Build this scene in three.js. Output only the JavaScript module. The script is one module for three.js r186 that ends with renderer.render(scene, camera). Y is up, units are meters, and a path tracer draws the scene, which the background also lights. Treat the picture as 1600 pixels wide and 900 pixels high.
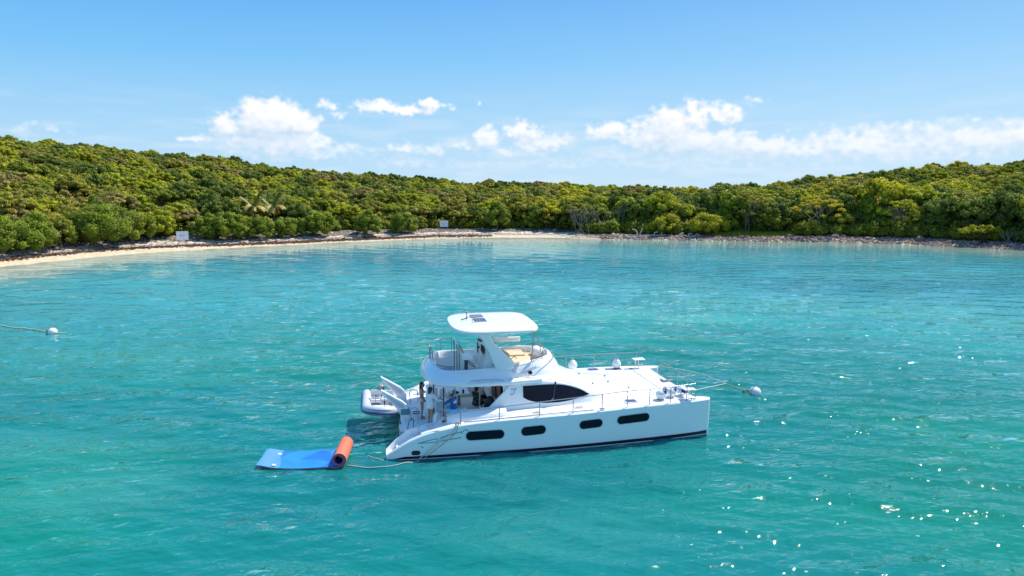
import * as THREE from 'three';
import { mergeGeometries, mergeVertices, toCreasedNormals } from 'three/addons/utils/BufferGeometryUtils.js';
import { RoundedBoxGeometry } from 'three/addons/geometries/RoundedBoxGeometry.js';

// ---------------------------------------------------------------- camera, sky, sun, exposure
const EYE = 10.8, FOCAL = 1109 / 900, PITCH = THREE.MathUtils.degToRad(7.7);
const scene = new THREE.Scene();
const camera = new THREE.PerspectiveCamera(2 * Math.atan(0.5 / FOCAL) * 180 / Math.PI, 16 / 9, 0.3, 9000);
camera.position.set(0, EYE, 0);
camera.rotation.x = -PITCH;
const SUN_AZ = THREE.MathUtils.degToRad(55), SUN_EL = THREE.MathUtils.degToRad(57);   // clockwise from the view direction (-z)
const SUN = new THREE.Vector3(Math.sin(SUN_AZ) * Math.cos(SUN_EL), Math.sin(SUN_EL), -Math.cos(SUN_AZ) * Math.cos(SUN_EL));
const sun = new THREE.DirectionalLight(new THREE.Color(1, 0.955, 0.88), 4.4);
sun.position.copy(SUN).multiplyScalar(120).add(new THREE.Vector3(0, 0, -60));
sun.target.position.set(0, 0, -60);
sun.castShadow = true;
sun.shadow.mapSize.set(4096, 4096);
Object.assign(sun.shadow.camera, { left: -150, right: 150, top: 150, bottom: -150, near: 1, far: 500 });
scene.add(sun, sun.target);
const renderer = new THREE.WebGLRenderer({ antialias: true });
renderer.setSize(1024, 576);
renderer.toneMapping = THREE.LinearToneMapping;
renderer.toneMappingExposure = 1.3;
renderer.shadowMap.enabled = true;

// ---------------------------------------------------------------- small tools
function rng(seed) { let s = seed | 0; return () => { s = (s + 0x6d2b79f5) | 0; let t = Math.imul(s ^ (s >>> 15), 1 | s); t = (t + Math.imul(t ^ (t >>> 7), 61 | t)) ^ t; return ((t ^ (t >>> 14)) >>> 0) / 4294967296; }; }
const clamp = (x, a = 0, b = 1) => Math.min(b, Math.max(a, x)), mix = (a, b, t) => a + (b - a) * t;
const smooth = (a, b, x) => { const t = clamp((x - a) / (b - a)); return t * t * (3 - 2 * t); };
const V = (x, y, z) => new THREE.Vector3(x, y, z);
const HASH = (() => { const r = rng(77), a = new Float32Array(65536); for (let i = 0; i < 65536; i++) a[i] = r(); return a; })();
const hash2 = (x, y) => HASH[((x & 255) + (y & 255) * 256) & 65535];
function noise2(x, y) {
  const ix = Math.floor(x), iy = Math.floor(y), fx = x - ix, fy = y - iy, u = fx * fx * (3 - 2 * fx), v = fy * fy * (3 - 2 * fy);
  return mix(mix(hash2(ix, iy), hash2(ix + 1, iy), u), mix(hash2(ix, iy + 1), hash2(ix + 1, iy + 1), u), v);
}
function fbm(x, y, n = 4) { let s = 0, a = 0.5, t = 0; for (let i = 0; i < n; i++) { s += a * noise2(x, y); t += a; x = x * 2.03 + 17.1; y = y * 2.03 + 9.7; a *= 0.5; } return s / t; }
function table(t, x) {   // piecewise-linear lookup
  if (x <= t[0][0]) return t[0][1];
  for (let i = 1; i < t.length; i++) if (x <= t[i][0]) return mix(t[i - 1][1], t[i][1], (x - t[i - 1][0]) / (t[i][0] - t[i - 1][0]));
  return t[t.length - 1][1];
}
function curve(t, x) {   // smooth lookup (monotone-ish cubic)
  const n = t.length; if (x <= t[0][0]) return t[0][1]; if (x >= t[n - 1][0]) return t[n - 1][1];
  let i = 1; while (x > t[i][0]) i++;
  const sl = (k) => (t[k + 1][1] - t[k][1]) / (t[k + 1][0] - t[k][0]);
  const m = (k) => k <= 0 ? sl(0) : k >= n - 1 ? sl(n - 2) : sl(k - 1) * sl(k) <= 0 ? 0 : 0.5 * (sl(k - 1) + sl(k));
  const h = t[i][0] - t[i - 1][0], s = (x - t[i - 1][0]) / h, s2 = s * s, s3 = s2 * s;
  return (2 * s3 - 3 * s2 + 1) * t[i - 1][1] + (s3 - 2 * s2 + s) * h * m(i - 1) + (3 * s2 - 2 * s3) * t[i][1] + (s3 - s2) * h * m(i);
}
const taken = new Map();
function numbered(name) { const n = taken.get(name) ?? 0; taken.set(name, n + 1); return n ? name + '_' + String(n).padStart(3, '0') : name; }
function tag(o, label, category, group, kind) {
  if (label) o.userData.label = label; if (category) o.userData.category = category; if (group) o.userData.group = group; if (kind) o.userData.kind = kind; return o;
}
function thing(name, label, category, at = [0, 0, 0], turn = 0, group) {
  const o = new THREE.Group(); o.name = numbered(name); o.position.set(...at); o.rotation.y = turn; scene.add(o); return tag(o, label, category, group);
}
function part(name, geo, mat, parent = scene) {
  if (Array.isArray(geo)) geo = merge(geo);
  const m = new THREE.Mesh(geo, mat); m.castShadow = m.receiveShadow = true;
  m.name = parent === scene ? numbered(name) : name; parent.add(m); return m;
}
function merge(list) {   // keeps only position and normal
  return mergeGeometries(list.map((g) => { g = g.index ? g.toNonIndexed() : g.clone(); for (const k of Object.keys(g.attributes)) if (k !== 'position' && k !== 'normal') g.deleteAttribute(k); if (!g.attributes.normal) g.computeVertexNormals(); g.morphAttributes = {}; return g; }));
}
const mat = (color, roughness = 0.5, more = {}) => new THREE.MeshPhysicalMaterial({ color: Array.isArray(color) ? new THREE.Color().setRGB(...color) : color, roughness, ...more });
function geo(pos, idx, extra = {}) {
  const g = new THREE.BufferGeometry(); g.setAttribute('position', new THREE.BufferAttribute(pos instanceof Float32Array ? pos : new Float32Array(pos), 3)); if (idx) g.setIndex(idx);
  for (const [k, [a, n]] of Object.entries(extra)) g.setAttribute(k, new THREE.BufferAttribute(a instanceof Float32Array ? a : new Float32Array(a), n)); return g;
}
function outward(g) {   // turns a closed shell's faces outward
  const p = g.attributes.position, ix = g.index; let v = 0; const a = V(), b = V(), c = V(), n = ix ? ix.count : p.count;
  for (let i = 0; i < n; i += 3) { const [i0, i1, i2] = [0, 1, 2].map((k) => ix ? ix.getX(i + k) : i + k); a.fromBufferAttribute(p, i0); b.fromBufferAttribute(p, i1); c.fromBufferAttribute(p, i2); v += a.dot(b.cross(c)); }
  if (v < 0) { if (!ix) throw new Error('needs an index'); const s = ix.array; for (let i = 0; i < s.length; i += 3) { const t = s[i]; s[i] = s[i + 1]; s[i + 1] = t; } }
  return g;
}
function loft(rings, { closed = true, caps = true, crease = 40 } = {}) {   // rings of equal length of [x, y, z]
  const n = rings[0].length, pos = [], idx = [], m = closed ? n : n - 1;
  for (const r of rings) for (const p of r) pos.push(...p);
  for (let i = 0; i + 1 < rings.length; i++) for (let j = 0; j < m; j++) { const a = i * n + j, b = i * n + (j + 1) % n, c = a + n, d = b + n; idx.push(a, b, d, a, d, c); }
  if (caps && closed) for (const [k, f] of [[0, 1], [rings.length - 1, 0]]) {
    const c = [0, 0, 0]; for (const p of rings[k]) for (let q = 0; q < 3; q++) c[q] += p[q] / n; const ci = pos.length / 3; pos.push(...c);
    for (let j = 0; j < n; j++) { const a = k * n + j, b = k * n + (j + 1) % n; f ? idx.push(ci, b, a) : idx.push(ci, a, b); }
  }
  const g = geo(pos, idx); if (closed && caps) outward(g);
  const out = toCreasedNormals(clean(g), crease * Math.PI / 180); return out;
}
function clean(g) { const p = g.attributes.position, ix = g.index.array, out = [], a = V(), b = V(), c = V(); for (let i = 0; i < ix.length; i += 3) { a.fromBufferAttribute(p, ix[i]); b.fromBufferAttribute(p, ix[i + 1]); c.fromBufferAttribute(p, ix[i + 2]); if (b.clone().sub(a).cross(c.clone().sub(a)).length() > 1e-9) out.push(ix[i], ix[i + 1], ix[i + 2]); } g.setIndex(out); return g; }
function tube(points, r = 0.015, { seg, sides = 7, straight = false } = {}) {
  const pts = points.map((p) => p.isVector3 ? p : V(...p)); let path;
  if (straight || pts.length === 2) { path = new THREE.CurvePath(); for (let i = 0; i + 1 < pts.length; i++) path.add(new THREE.LineCurve3(pts[i], pts[i + 1])); seg ??= pts.length * 4; } else { path = new THREE.CatmullRomCurve3(pts, false, 'centripetal'); seg ??= pts.length * 6; }
  return new THREE.TubeGeometry(path, seg, r, sides, false);
}
function bar(a, b, r0, r1 = r0, sides = 8) { a = a.isVector3 ? a : V(...a); b = b.isVector3 ? b : V(...b); const d = b.clone().sub(a), g = new THREE.CylinderGeometry(r1, r0, d.length(), sides, 1); g.applyQuaternion(new THREE.Quaternion().setFromUnitVectors(V(0, 1, 0), d.clone().normalize())); g.translate((a.x + b.x) / 2, (a.y + b.y) / 2, (a.z + b.z) / 2); return g; }
function box(w, h, d, x, y, z, r = 0.02) { const g = new RoundedBoxGeometry(w, h, d, 2, Math.min(r, w / 2.1, h / 2.1, d / 2.1)); g.translate(x, y, z); return g; }
function slab(outline, depth, bevel = 0.02, holes) {   // outline of [x, y], extruded along z from 0 to depth
  const s = new THREE.Shape(outline.map(([x, y]) => new THREE.Vector2(x, y))); const g = new THREE.ExtrudeGeometry(s, { depth: depth - 2 * bevel, bevelEnabled: bevel > 0, bevelThickness: bevel, bevelSize: bevel, bevelOffset: -bevel, bevelSegments: 2, curveSegments: 8 }); g.translate(0, 0, bevel); return g;
}
function ball(r, x, y, z, w = 16, h = 12) { const g = new THREE.SphereGeometry(r, w, h); g.translate(x, y, z); return g; }
function dataTexture(data, w, h, channels, srgb) {
  const rgba = new Float32Array(w * h * 4); for (let i = 0; i < w * h; i++) { for (let c = 0; c < 3; c++) rgba[i * 4 + c] = data[i * channels + (channels === 1 ? 0 : c)]; rgba[i * 4 + 3] = 1; }
  const t = new THREE.DataTexture(rgba, w, h, THREE.RGBAFormat, THREE.FloatType); t.wrapS = t.wrapT = THREE.RepeatWrapping; t.magFilter = t.minFilter = THREE.LinearFilter; t.needsUpdate = true; return t;
}

// ---------------------------------------------------------------- the sky: air and fair-weather cumulus all round
{
  const W = 4096, H = 2048, data = new Float32Array(W * H * 4), R = Math.PI / 180;
  const angles = (px, py) => { const u = (px - 800) / 1109, v = (py - 450) / 1109, c = Math.cos(PITCH), s = Math.sin(PITCH), f = c - v * s, y = -(s + v * c); return [Math.atan2(u, f) / R, Math.atan2(y, Math.hypot(u, f)) / R]; };
  const blobs = [];   // azimuth, elevation of the middle, half width, half height (degrees), weight
  const put = (px, py, hw, hh, w = 1) => { const [a, e] = angles(px, py); blobs.push([a, e, hw / 1109 / R, hh / 1109 / R, w]); };
  // the heap on the left
  put(425, 190, 48, 30, 1.35); put(440, 176, 30, 16, 1.1); put(465, 196, 34, 22, 1.1); put(398, 200, 30, 24, 1.0); put(352, 199, 21, 19, 1.0); put(312, 218, 20, 9, .8); put(366, 222, 34, 16, .7); put(424, 222, 60, 22, .85); put(478, 222, 32, 18, .9); put(452, 240, 110, 12, .55); put(520, 232, 50, 11, .5);
  put(66, 203, 40, 8, .36);
  // wisps
  put(594, 168, 36, 11, .95); put(640, 172, 46, 8, .85); put(682, 164, 22, 9, .9); put(520, 165, 12, 7, .7); put(532, 181, 14, 6, .6); put(493, 175, 7, 9, .5); put(752, 160, 7, 4, .5); put(1176, 158, 16, 4, .4); put(548, 160, 8, 5, .25);
  // the low row in the middle
  put(628, 230, 26, 9, .75); put(668, 234, 40, 8, .5); put(760, 216, 22, 17, .95); put(735, 228, 40, 10, .6); put(815, 208, 26, 15, 1.0); put(850, 226, 46, 14, .8); put(800, 238, 60, 8, .55); put(640, 254, 60, 9, .4); put(720, 256, 50, 8, .3);
  // the long bank on the right
  put(948, 209, 32, 17, 1.0); put(1010, 216, 34, 24, 1.0); put(1050, 206, 44, 32, 1.2); put(1085, 183, 22, 22, 1.0); put(1075, 222, 90, 20, 1.0); put(1130, 178, 26, 13, .9); put(1115, 170, 12, 14, .6); put(1145, 186, 18, 8, .6); put(1180, 228, 56, 16, .9); put(1150, 215, 26, 12, .8); put(1240, 232, 60, 14, .75); put(1330, 226, 70, 16, .7); put(1350, 232, 40, 14, .8); put(1450, 222, 120, 16, .6); put(1560, 216, 110, 20, .75); put(1620, 205, 80, 14, .6); put(1430, 242, 200, 9, .5); put(1480, 224, 230, 30, .68); put(1200, 250, 330, 14, .42); put(1300, 238, 120, 13, .55); put(1080, 238, 130, 9, .6); put(900, 256, 120, 8, .28); put(1160, 244, 120, 6, .4);
  const r = rng(5);
  for (let a = 48; a < 312; a += 4 + r() * 8) { const e = 3 + r() * 6, n = 3 + r() * 6 | 0; for (let i = 0; i < n; i++) blobs.push([a + (r() - .5) * 9, e + (r() - .6) * 1.6, 1.2 + r() * 2.8, .6 + r() * 1.4, .6 + r() * .6]); }
  for (const b of blobs) b[0] = ((b[0] % 360) + 360) % 360;
  const buckets = Array.from({ length: 360 }, () => []);
  for (const b of blobs) for (let k = Math.floor(b[0] - b[2] * 2.2 - 2); k <= b[0] + b[2] * 2.2 + 2; k++) buckets[((k % 360) + 360) % 360].push(b);
  const dens = (a, e) => {
    const wa = a + (fbm(a * .9 + 7, e * 1.6, 4) - .5) * 1.9 + (fbm(a * 3.7, e * 4.5 + 31, 3) - .5) * .55, we = e + (fbm(a * 1.1 + 40, e * 1.7 + 3, 4) - .5) * 1.0 + (fbm(a * 4.1 + 9, e * 5.5, 3) - .5) * .42;
    let d = 0;
    for (const b of buckets[((Math.floor(a) % 360) + 360) % 360]) { let da = wa - b[0]; da -= Math.round(da / 360) * 360; const x = da / b[2], y = (we - b[1]) / (we < b[1] ? b[3] * .8 : b[3]), q = x * x + y * y; if (q < 4) d = Math.max(d, b[4] * (1 - q * .55)) + 0.12 * b[4] * Math.max(0, 1 - q); }
    return d;
  };
  const AIR = [[0, [.50, .73, .93]], [3, [.45, .71, .94]], [6, [.34, .65, .94]], [10, [.19, .545, .935]], [15, [.105, .42, .90]], [30, [.10, .35, .80]], [90, [.09, .27, .64]]];
  const air = (e, c) => table(AIR.map(([k, v]) => [k, v[c]]), e);
  for (let j = 0; j < H; j++) {
    const e = ((j + .5) / H - .5) * 180;
    for (let i = 0; i < W; i++) {
      const th = ((i + .5) / W - .5) * 2 * Math.PI, x = Math.cos(th), z = Math.sin(th), o = (j * W + i) * 4;   // a = clockwise from -z
      const a = Math.atan2(x, -z) / R, ca = Math.cos((a - 55) * R), glow = .5 + .5 * ca;
      let c0 = air(Math.max(e, 0), 0), c1 = air(Math.max(e, 0), 1), c2 = air(Math.max(e, 0), 2);
      const cd = Math.cos(e * R) * Math.cos(SUN_EL) * ca + Math.sin(e * R) * Math.sin(SUN_EL), near = Math.pow(Math.max(0, cd), 24) * .5 + .17 * glow ** 3 * Math.max(0, 1 - Math.abs(e - 9) / 40);
      c0 += near * .8; c1 += near * .55; c2 += near * .25;
      if (e > -1 && e < 17) {
        const d = dens(a < 0 ? a + 360 : a, e), n = fbm(a * 2.3, e * 3.1 + 11, 4), al = smooth(.08, 1.0, d * 1.08 + (n - .5) * .85) * .97 * smooth(0, .16, d);
        if (al > 0.002) {
          const up = dens((a < 0 ? a + 360 : a) + .5, e + .75), lit = clamp(.6 + (d - up) * .7 + (n - .5) * .75), low = smooth(1.4, 6.5, e);
          const s0 = mix(.56, 1.04, lit), s1 = mix(.71, 1.03, lit), s2 = mix(.90, 1.04, lit), k = al * mix(.62, 1, low);
          c0 = mix(c0, s0, k); c1 = mix(c1, s1, k); c2 = mix(c2, s2, k);
        }
        const veil = smooth(.42, .8, fbm(a * .28 + 60, e * 2.4, 4)) * .34 * smooth(9, 2, e); c0 = mix(c0, .8, veil); c1 = mix(c1, .88, veil); c2 = mix(c2, .97, veil);
      }
      data[o] = c0 * .78; data[o + 1] = c1 * .78; data[o + 2] = c2 * .78; data[o + 3] = 1;
    }
  }
  const t = new THREE.DataTexture(data, W, H, THREE.RGBAFormat, THREE.FloatType); t.mapping = THREE.EquirectangularReflectionMapping; t.magFilter = t.minFilter = THREE.LinearFilter; t.needsUpdate = true;
  scene.background = t; scene.environment = t;
}

// ---------------------------------------------------------------- the bay: shore line, hills, ground
const DEG = Math.PI / 180;
const azOf = (px) => Math.atan((px - 800) / (1109 * Math.cos(PITCH)));
const SHORE = [[-1.9, 70], [-1.25, 92], [-0.85, 112], [-0.627, 126], [-0.497, 140.5], [-0.346, 149.5], [-0.213, 158.8], [-0.09, 166.8], [0.02, 168.5], [0.09, 166.8], [0.17, 165.5], [0.264, 165], [0.345, 166], [0.424, 169.5], [0.5, 169], [0.563, 166.5], [0.626, 163.5], [0.85, 150], [1.25, 130], [1.9, 120]];   // azimuth (clockwise from the view), metres
const RIDGE = [[-1.9, 5], [-1.0, 21], [-0.627, 23.8], [-0.55, 23.8], [-0.497, 22.2], [-0.44, 19.8], [-0.39, 18.3], [-0.33, 16.1], [-0.264, 13.9], [-0.18, 11.6], [-0.09, 9.8], [0, 8.2], [0.09, 7.2], [0.145, 6.0], [0.23, 5.9], [0.28, 6.3], [0.325, 6.4], [0.39, 9], [0.463, 11.2], [0.51, 12.6], [0.563, 13.4], [0.626, 13.4], [1.0, 14], [1.9, 5]];
const RISE = [[-1.9, 150], [-0.627, 165], [-0.3, 160], [0, 150], [0.3, 140], [0.626, 130], [1.9, 140]];
const shoreD = (a) => curve(SHORE, a) + (fbm(a * 60 + 5, 3.3, 3) - .5) * 2.2;
function shoreS(x, z) { const D = Math.hypot(x, z), a = Math.atan2(x, -z), d = (curve(SHORE, a + .01) - curve(SHORE, a - .01)) / .02; return (D - shoreD(a)) / Math.sqrt(1 + (d / Math.max(D, 30)) ** 2); }
function groundH(x, z) {
  const a = Math.atan2(x, -z), s = shoreS(x, z), D = Math.hypot(x, z), rocky = smooth(.075, .12, a);
  if (s < 0) return Math.max(-1.9, s * .1);
  const w = mix(11, 6, rocky), beach = mix(1.25, .95, rocky) * Math.pow(clamp(s / w), .8);
  const f = clamp((s - w * .8) / curve(RISE, a)), top = curve(RIDGE, a) - 1;
  const hill = top * (f < 1 ? Math.pow(f, .82) * (1 - .0 * f) : 1) * (s > curve(RISE, a) ? 1 - .5 * smooth(0, 220, s - curve(RISE, a)) : 1);
  return beach + hill + (s > w ? (fbm(x * .03, z * .03, 3) - .5) * 2.2 * smooth(w, w + 40, s) : 0);
}
function lines(lo, hi, fine0, fine1, step, grow) {   // grid lines, fine between fine0 and fine1, growing beyond
  const a = []; for (let v = fine0; v < fine1; v += step) a.push(v); a.push(fine1);
  for (let d = step; a[a.length - 1] < hi;) { d *= grow; a.push(Math.min(hi, a[a.length - 1] + d)); }
  for (let d = step; a[0] > lo;) { d *= grow; a.unshift(Math.max(lo, a[0] - d)); }
  return a;
}
function sheet(xs, zs, f, extra) {   // y = f(x, z)
  const nx = xs.length, nz = zs.length, pos = new Float32Array(nx * nz * 3), uv = new Float32Array(nx * nz * 2), idx = new Uint32Array((nx - 1) * (nz - 1) * 6); let k = 0;
  for (let j = 0; j < nz; j++) for (let i = 0; i < nx; i++) { const o = j * nx + i; pos[o * 3] = xs[i]; pos[o * 3 + 1] = f(xs[i], zs[j], i, j); pos[o * 3 + 2] = zs[j]; uv[o * 2] = xs[i]; uv[o * 2 + 1] = -zs[j]; }
  for (let j = 0; j + 1 < nz; j++) for (let i = 0; i + 1 < nx; i++) { const a = j * nx + i, b = a + 1, c = a + nx, d = c + 1; idx[k++] = a; idx[k++] = c; idx[k++] = b; idx[k++] = b; idx[k++] = c; idx[k++] = d; }
  const g = new THREE.BufferGeometry(); g.setAttribute('position', new THREE.BufferAttribute(pos, 3)); g.setAttribute('uv', new THREE.BufferAttribute(uv, 2)); g.setIndex(new THREE.BufferAttribute(idx, 1)); g.computeVertexNormals(); return g;
}
function paint(g, f) { const p = g.attributes.position, c = new Float32Array(p.count * 3); for (let i = 0; i < p.count; i++) { const v = f(p.getX(i), p.getY(i), p.getZ(i)); c[i * 3] = v[0]; c[i * 3 + 1] = v[1]; c[i * 3 + 2] = v[2]; } g.setAttribute('color', new THREE.BufferAttribute(c, 3)); return g; }
const lerp3 = (a, b, t) => [mix(a[0], b[0], t), mix(a[1], b[1], t), mix(a[2], b[2], t)];
const pale = [[8.5, -63, 5.2, 4.2, 1], [15.5, -60.5, 6.5, 2.8, .7], [24.5, -68, 9, 5, .55], [36, -63.5, 8, 3.6, .8], [42, -57.5, 8, 3.6, .7], [12.2, -96, 5, 2.2, .7], [11, -107.5, 6, 2.4, .6], [-15.2, -24.6, 4, 2.6, .5], [-20, -30, 6, 3, .35], [-12, -36.5, 5, 2.5, .25], [-24, -46, 8, 3, .3], [-45, -98, 14, 4, .4], [-56, -86, 9, 3, .3], [1.5, -21.5, 4, 2, .3]];
// grain for sand and soil
const grain = (() => { const N = 256, d = new Float32Array(N * N), r = rng(9); for (let i = 0; i < N * N; i++) d[i] = r() * .5; for (let y = 0; y < N; y++) for (let x = 0; x < N; x++) { let s = 0; for (const k of [4, 16, 64]) { const u = x / N * k, v = y / N * k, ix = Math.floor(u), iy = Math.floor(v), fx = u - ix, fy = v - iy, h = (p, q) => hash2((p % k) + k * 3, (q % k) + k); s += mix(mix(h(ix, iy), h(ix + 1, iy), fx), mix(h(ix, iy + 1), h(ix + 1, iy + 1), fx), fy) / 6; } d[y * N + x] += s; } const t = dataTexture(d, N, N, 1); t.repeat.set(1 / 2.5, 1 / 2.5); return t; })();
{
  const xs = lines(-3500, 3500, -170, 170, 2.4, 1.16), zs = lines(-3800, 2500, -330, -6, 2.4, 1.16);
  const g = sheet(xs, zs, (x, z) => { const s = shoreS(x, z), h = groundH(x, z), far = Math.hypot(x, z) > 900 ? Math.max(-6, h - (Math.hypot(x, z) - 900) * .02) : h; return far - (s > -9 && s < 17 ? .45 : 0); });
  paint(g, (x, y, z) => { const n = fbm(x * .11, z * .11, 4), s = shoreS(x, z); if (s < 0) { let q = 0; const m = fbm(x * .12, z * .3 + 4, 4); for (const [px, pz, rx, rz, w] of pale) { const d = ((x - px) / rx) ** 2 + ((z - pz) / rz) ** 2; if (d < 2.2) q = Math.max(q, w * clamp(1.25 - d + (m - .5) * 1.2)); } const sand = lerp3([.52, .50, .40], [.27, .29, .23], smooth(.40, .66, fbm(x * .035 + 9, z * .06, 4))); return lerp3(lerp3(sand, [.88, .84, .68], q), [.16, .15, .08], smooth(12, 4, -s + (m - .5) * 8) * smooth(.44, .56, fbm(x * .09 + 50, z * .2, 4))); }
    return s < 0 ? [0, 0, 0] : lerp3([.035, .032, .014], [.085, .07, .035], n); });
  tag(part('ground', g, new THREE.MeshStandardMaterial({ vertexColors: true, roughness: 1, bumpMap: grain, bumpScale: .05 })), 'wooded ground of the bay, rising from the shore into low hills and sinking into the sea floor', 'ground', null, 'structure');
}
{ // the beach: sand, then rock rubble on the right, as a finer strip lying on the ground
  const NT = 1500, NS = 64, pos = [], idx = [], col = [], uv = [], a0 = -1.0, a1 = 1.0;
  for (let i = 0; i <= NT; i++) for (let j = 0; j <= NS; j++) {
    const a = mix(a0, a1, i / NT), s = mix(-10, 19, j / NS), d = (curve(SHORE, a + .01) - curve(SHORE, a - .01)) / .02, D = shoreD(a) + s * Math.sqrt(1 + (d / 150) ** 2), x = Math.sin(a) * D, z = -Math.cos(a) * D, rocky = smooth(.075, .12, a);
    const edge = j === 0 || j === NS ? -.9 : 0;
    pos.push(x, groundH(x, z) + edge + (s > 0 ? (fbm(x * 1.1, z * 1.1, 3) - .5) * mix(.16, .32, rocky) * smooth(0, 2, s) * smooth(1, 6, s + rocky * 4) : 0) + (s > 6 ? .05 : 0), z); uv.push(x, -z);
    const n = fbm(x * .9, z * .9, 4), m = fbm(x * .23 + 30, z * .23, 3), f = hash2(i * 7, j * 13);
    const sand = lerp3([.60, .46, .27], [.70, .58, .40], n), dry = lerp3([.74, .62, .49], [.50, .39, .31], smooth(.45, .65, n)), weed = lerp3([.055, .024, .012], [.15, .07, .035], n), old = lerp3([.20, .15, .125], [.52, .42, .35], smooth(.35, .65, fbm(x * 2.1, z * 2.1, 3)));
    const narrow = smooth(-.5, -.3, a), s1 = mix(4.2, 1.7, narrow) + (m - .5) * 1.6 - (a > -.13 ? -1.5 * smooth(-.13, -.08, a) : 0), s2 = s1 + mix(1.2, 2.3, narrow) * smooth(.0, -.14, a), s3 = s2 + 2.2, e = (f - .5) * .35;
    let c = s + e < s1 ? sand : s + e < s2 ? weed : s + e < s3 ? old : dry;
    if (s < .5) c = lerp3(c, [.30, .22, .12], smooth(.5, -.3, s) * .6);
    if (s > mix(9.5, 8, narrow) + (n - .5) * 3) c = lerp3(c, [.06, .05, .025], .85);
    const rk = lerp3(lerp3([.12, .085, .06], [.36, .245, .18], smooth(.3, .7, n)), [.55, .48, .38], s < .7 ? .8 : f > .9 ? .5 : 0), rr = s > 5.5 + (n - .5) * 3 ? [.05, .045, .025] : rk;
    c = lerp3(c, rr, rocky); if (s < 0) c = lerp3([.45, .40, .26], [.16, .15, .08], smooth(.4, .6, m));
    col.push(...c.map((v) => v * (.86 + .28 * f)));
  }
  for (let i = 0; i < NT; i++) for (let j = 0; j < NS; j++) { const p = i * (NS + 1) + j, q = p + NS + 1; idx.push(p, q, p + 1, q, q + 1, p + 1); }
  const g = geo(pos, idx, { color: [col, 3], uv: [uv, 2] }); g.computeVertexNormals(); if (g.attributes.normal.getY(5000) < 0) { const s = g.index.array; for (let i = 0; i < s.length; i += 3) { const t = s[i]; s[i] = s[i + 1]; s[i + 1] = t; } g.computeVertexNormals(); }
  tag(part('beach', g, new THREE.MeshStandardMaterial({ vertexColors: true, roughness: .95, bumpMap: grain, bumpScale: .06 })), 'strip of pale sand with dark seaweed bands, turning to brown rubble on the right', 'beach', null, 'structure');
}

// ---------------------------------------------------------------- the sea
const BOAT = V(1.2426, 0, -32.3286), HEAD = 11 * DEG;
const waveSet = (() => { // directional chop, wind roughly along the view
  const r = rng(21), w = []; for (let i = 0; i < 64; i++) { const L = .5 * Math.pow(6 / .5, Math.pow(r(), 1.5)), th = (r() + r() + r() - 1.5) * .85 + .22 + Math.PI / 2, k = 2 * Math.PI / L; w.push([Math.cos(th) * k, Math.sin(th) * k, .0042 * Math.pow(L, .72) * (.5 + r()), r() * 6.283, L]); } return w;
})();
const SEA_X = lines(-3000, 3000, -34, 34, .175, 1.021), SEA_Z = lines(-3000, 2000, -64, -14, .15, 1.021);
const gap = (a, i) => Math.max(i ? a[i] - a[i - 1] : 0, i + 1 < a.length ? a[i + 1] - a[i] : 0);
function seaH(x, z, dx = 0, dz = 0) {
  const D = Math.hypot(x, z), calm = .62 + .76 * fbm(x * .045 + 3, z * .09, 3), sh = D > 60 ? smooth(0, 14, -shoreS(x, z)) : 1; let y = 0; const g = Math.max(dx, dz) * 2.6; if (sh <= 0 || D > 800) return 0;
  for (const [kx, kz, A, p, L] of waveSet) { if (L < g) continue; const f = g > 0 ? Math.min(1, (L - g) / g) : 1, c = Math.sin(kx * x + kz * z + p); y += A * f * (c > 0 ? Math.pow(c, 1.25) * 1.12 : c * .92); }
  return y * calm * (.15 + .85 * sh);
}
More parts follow.
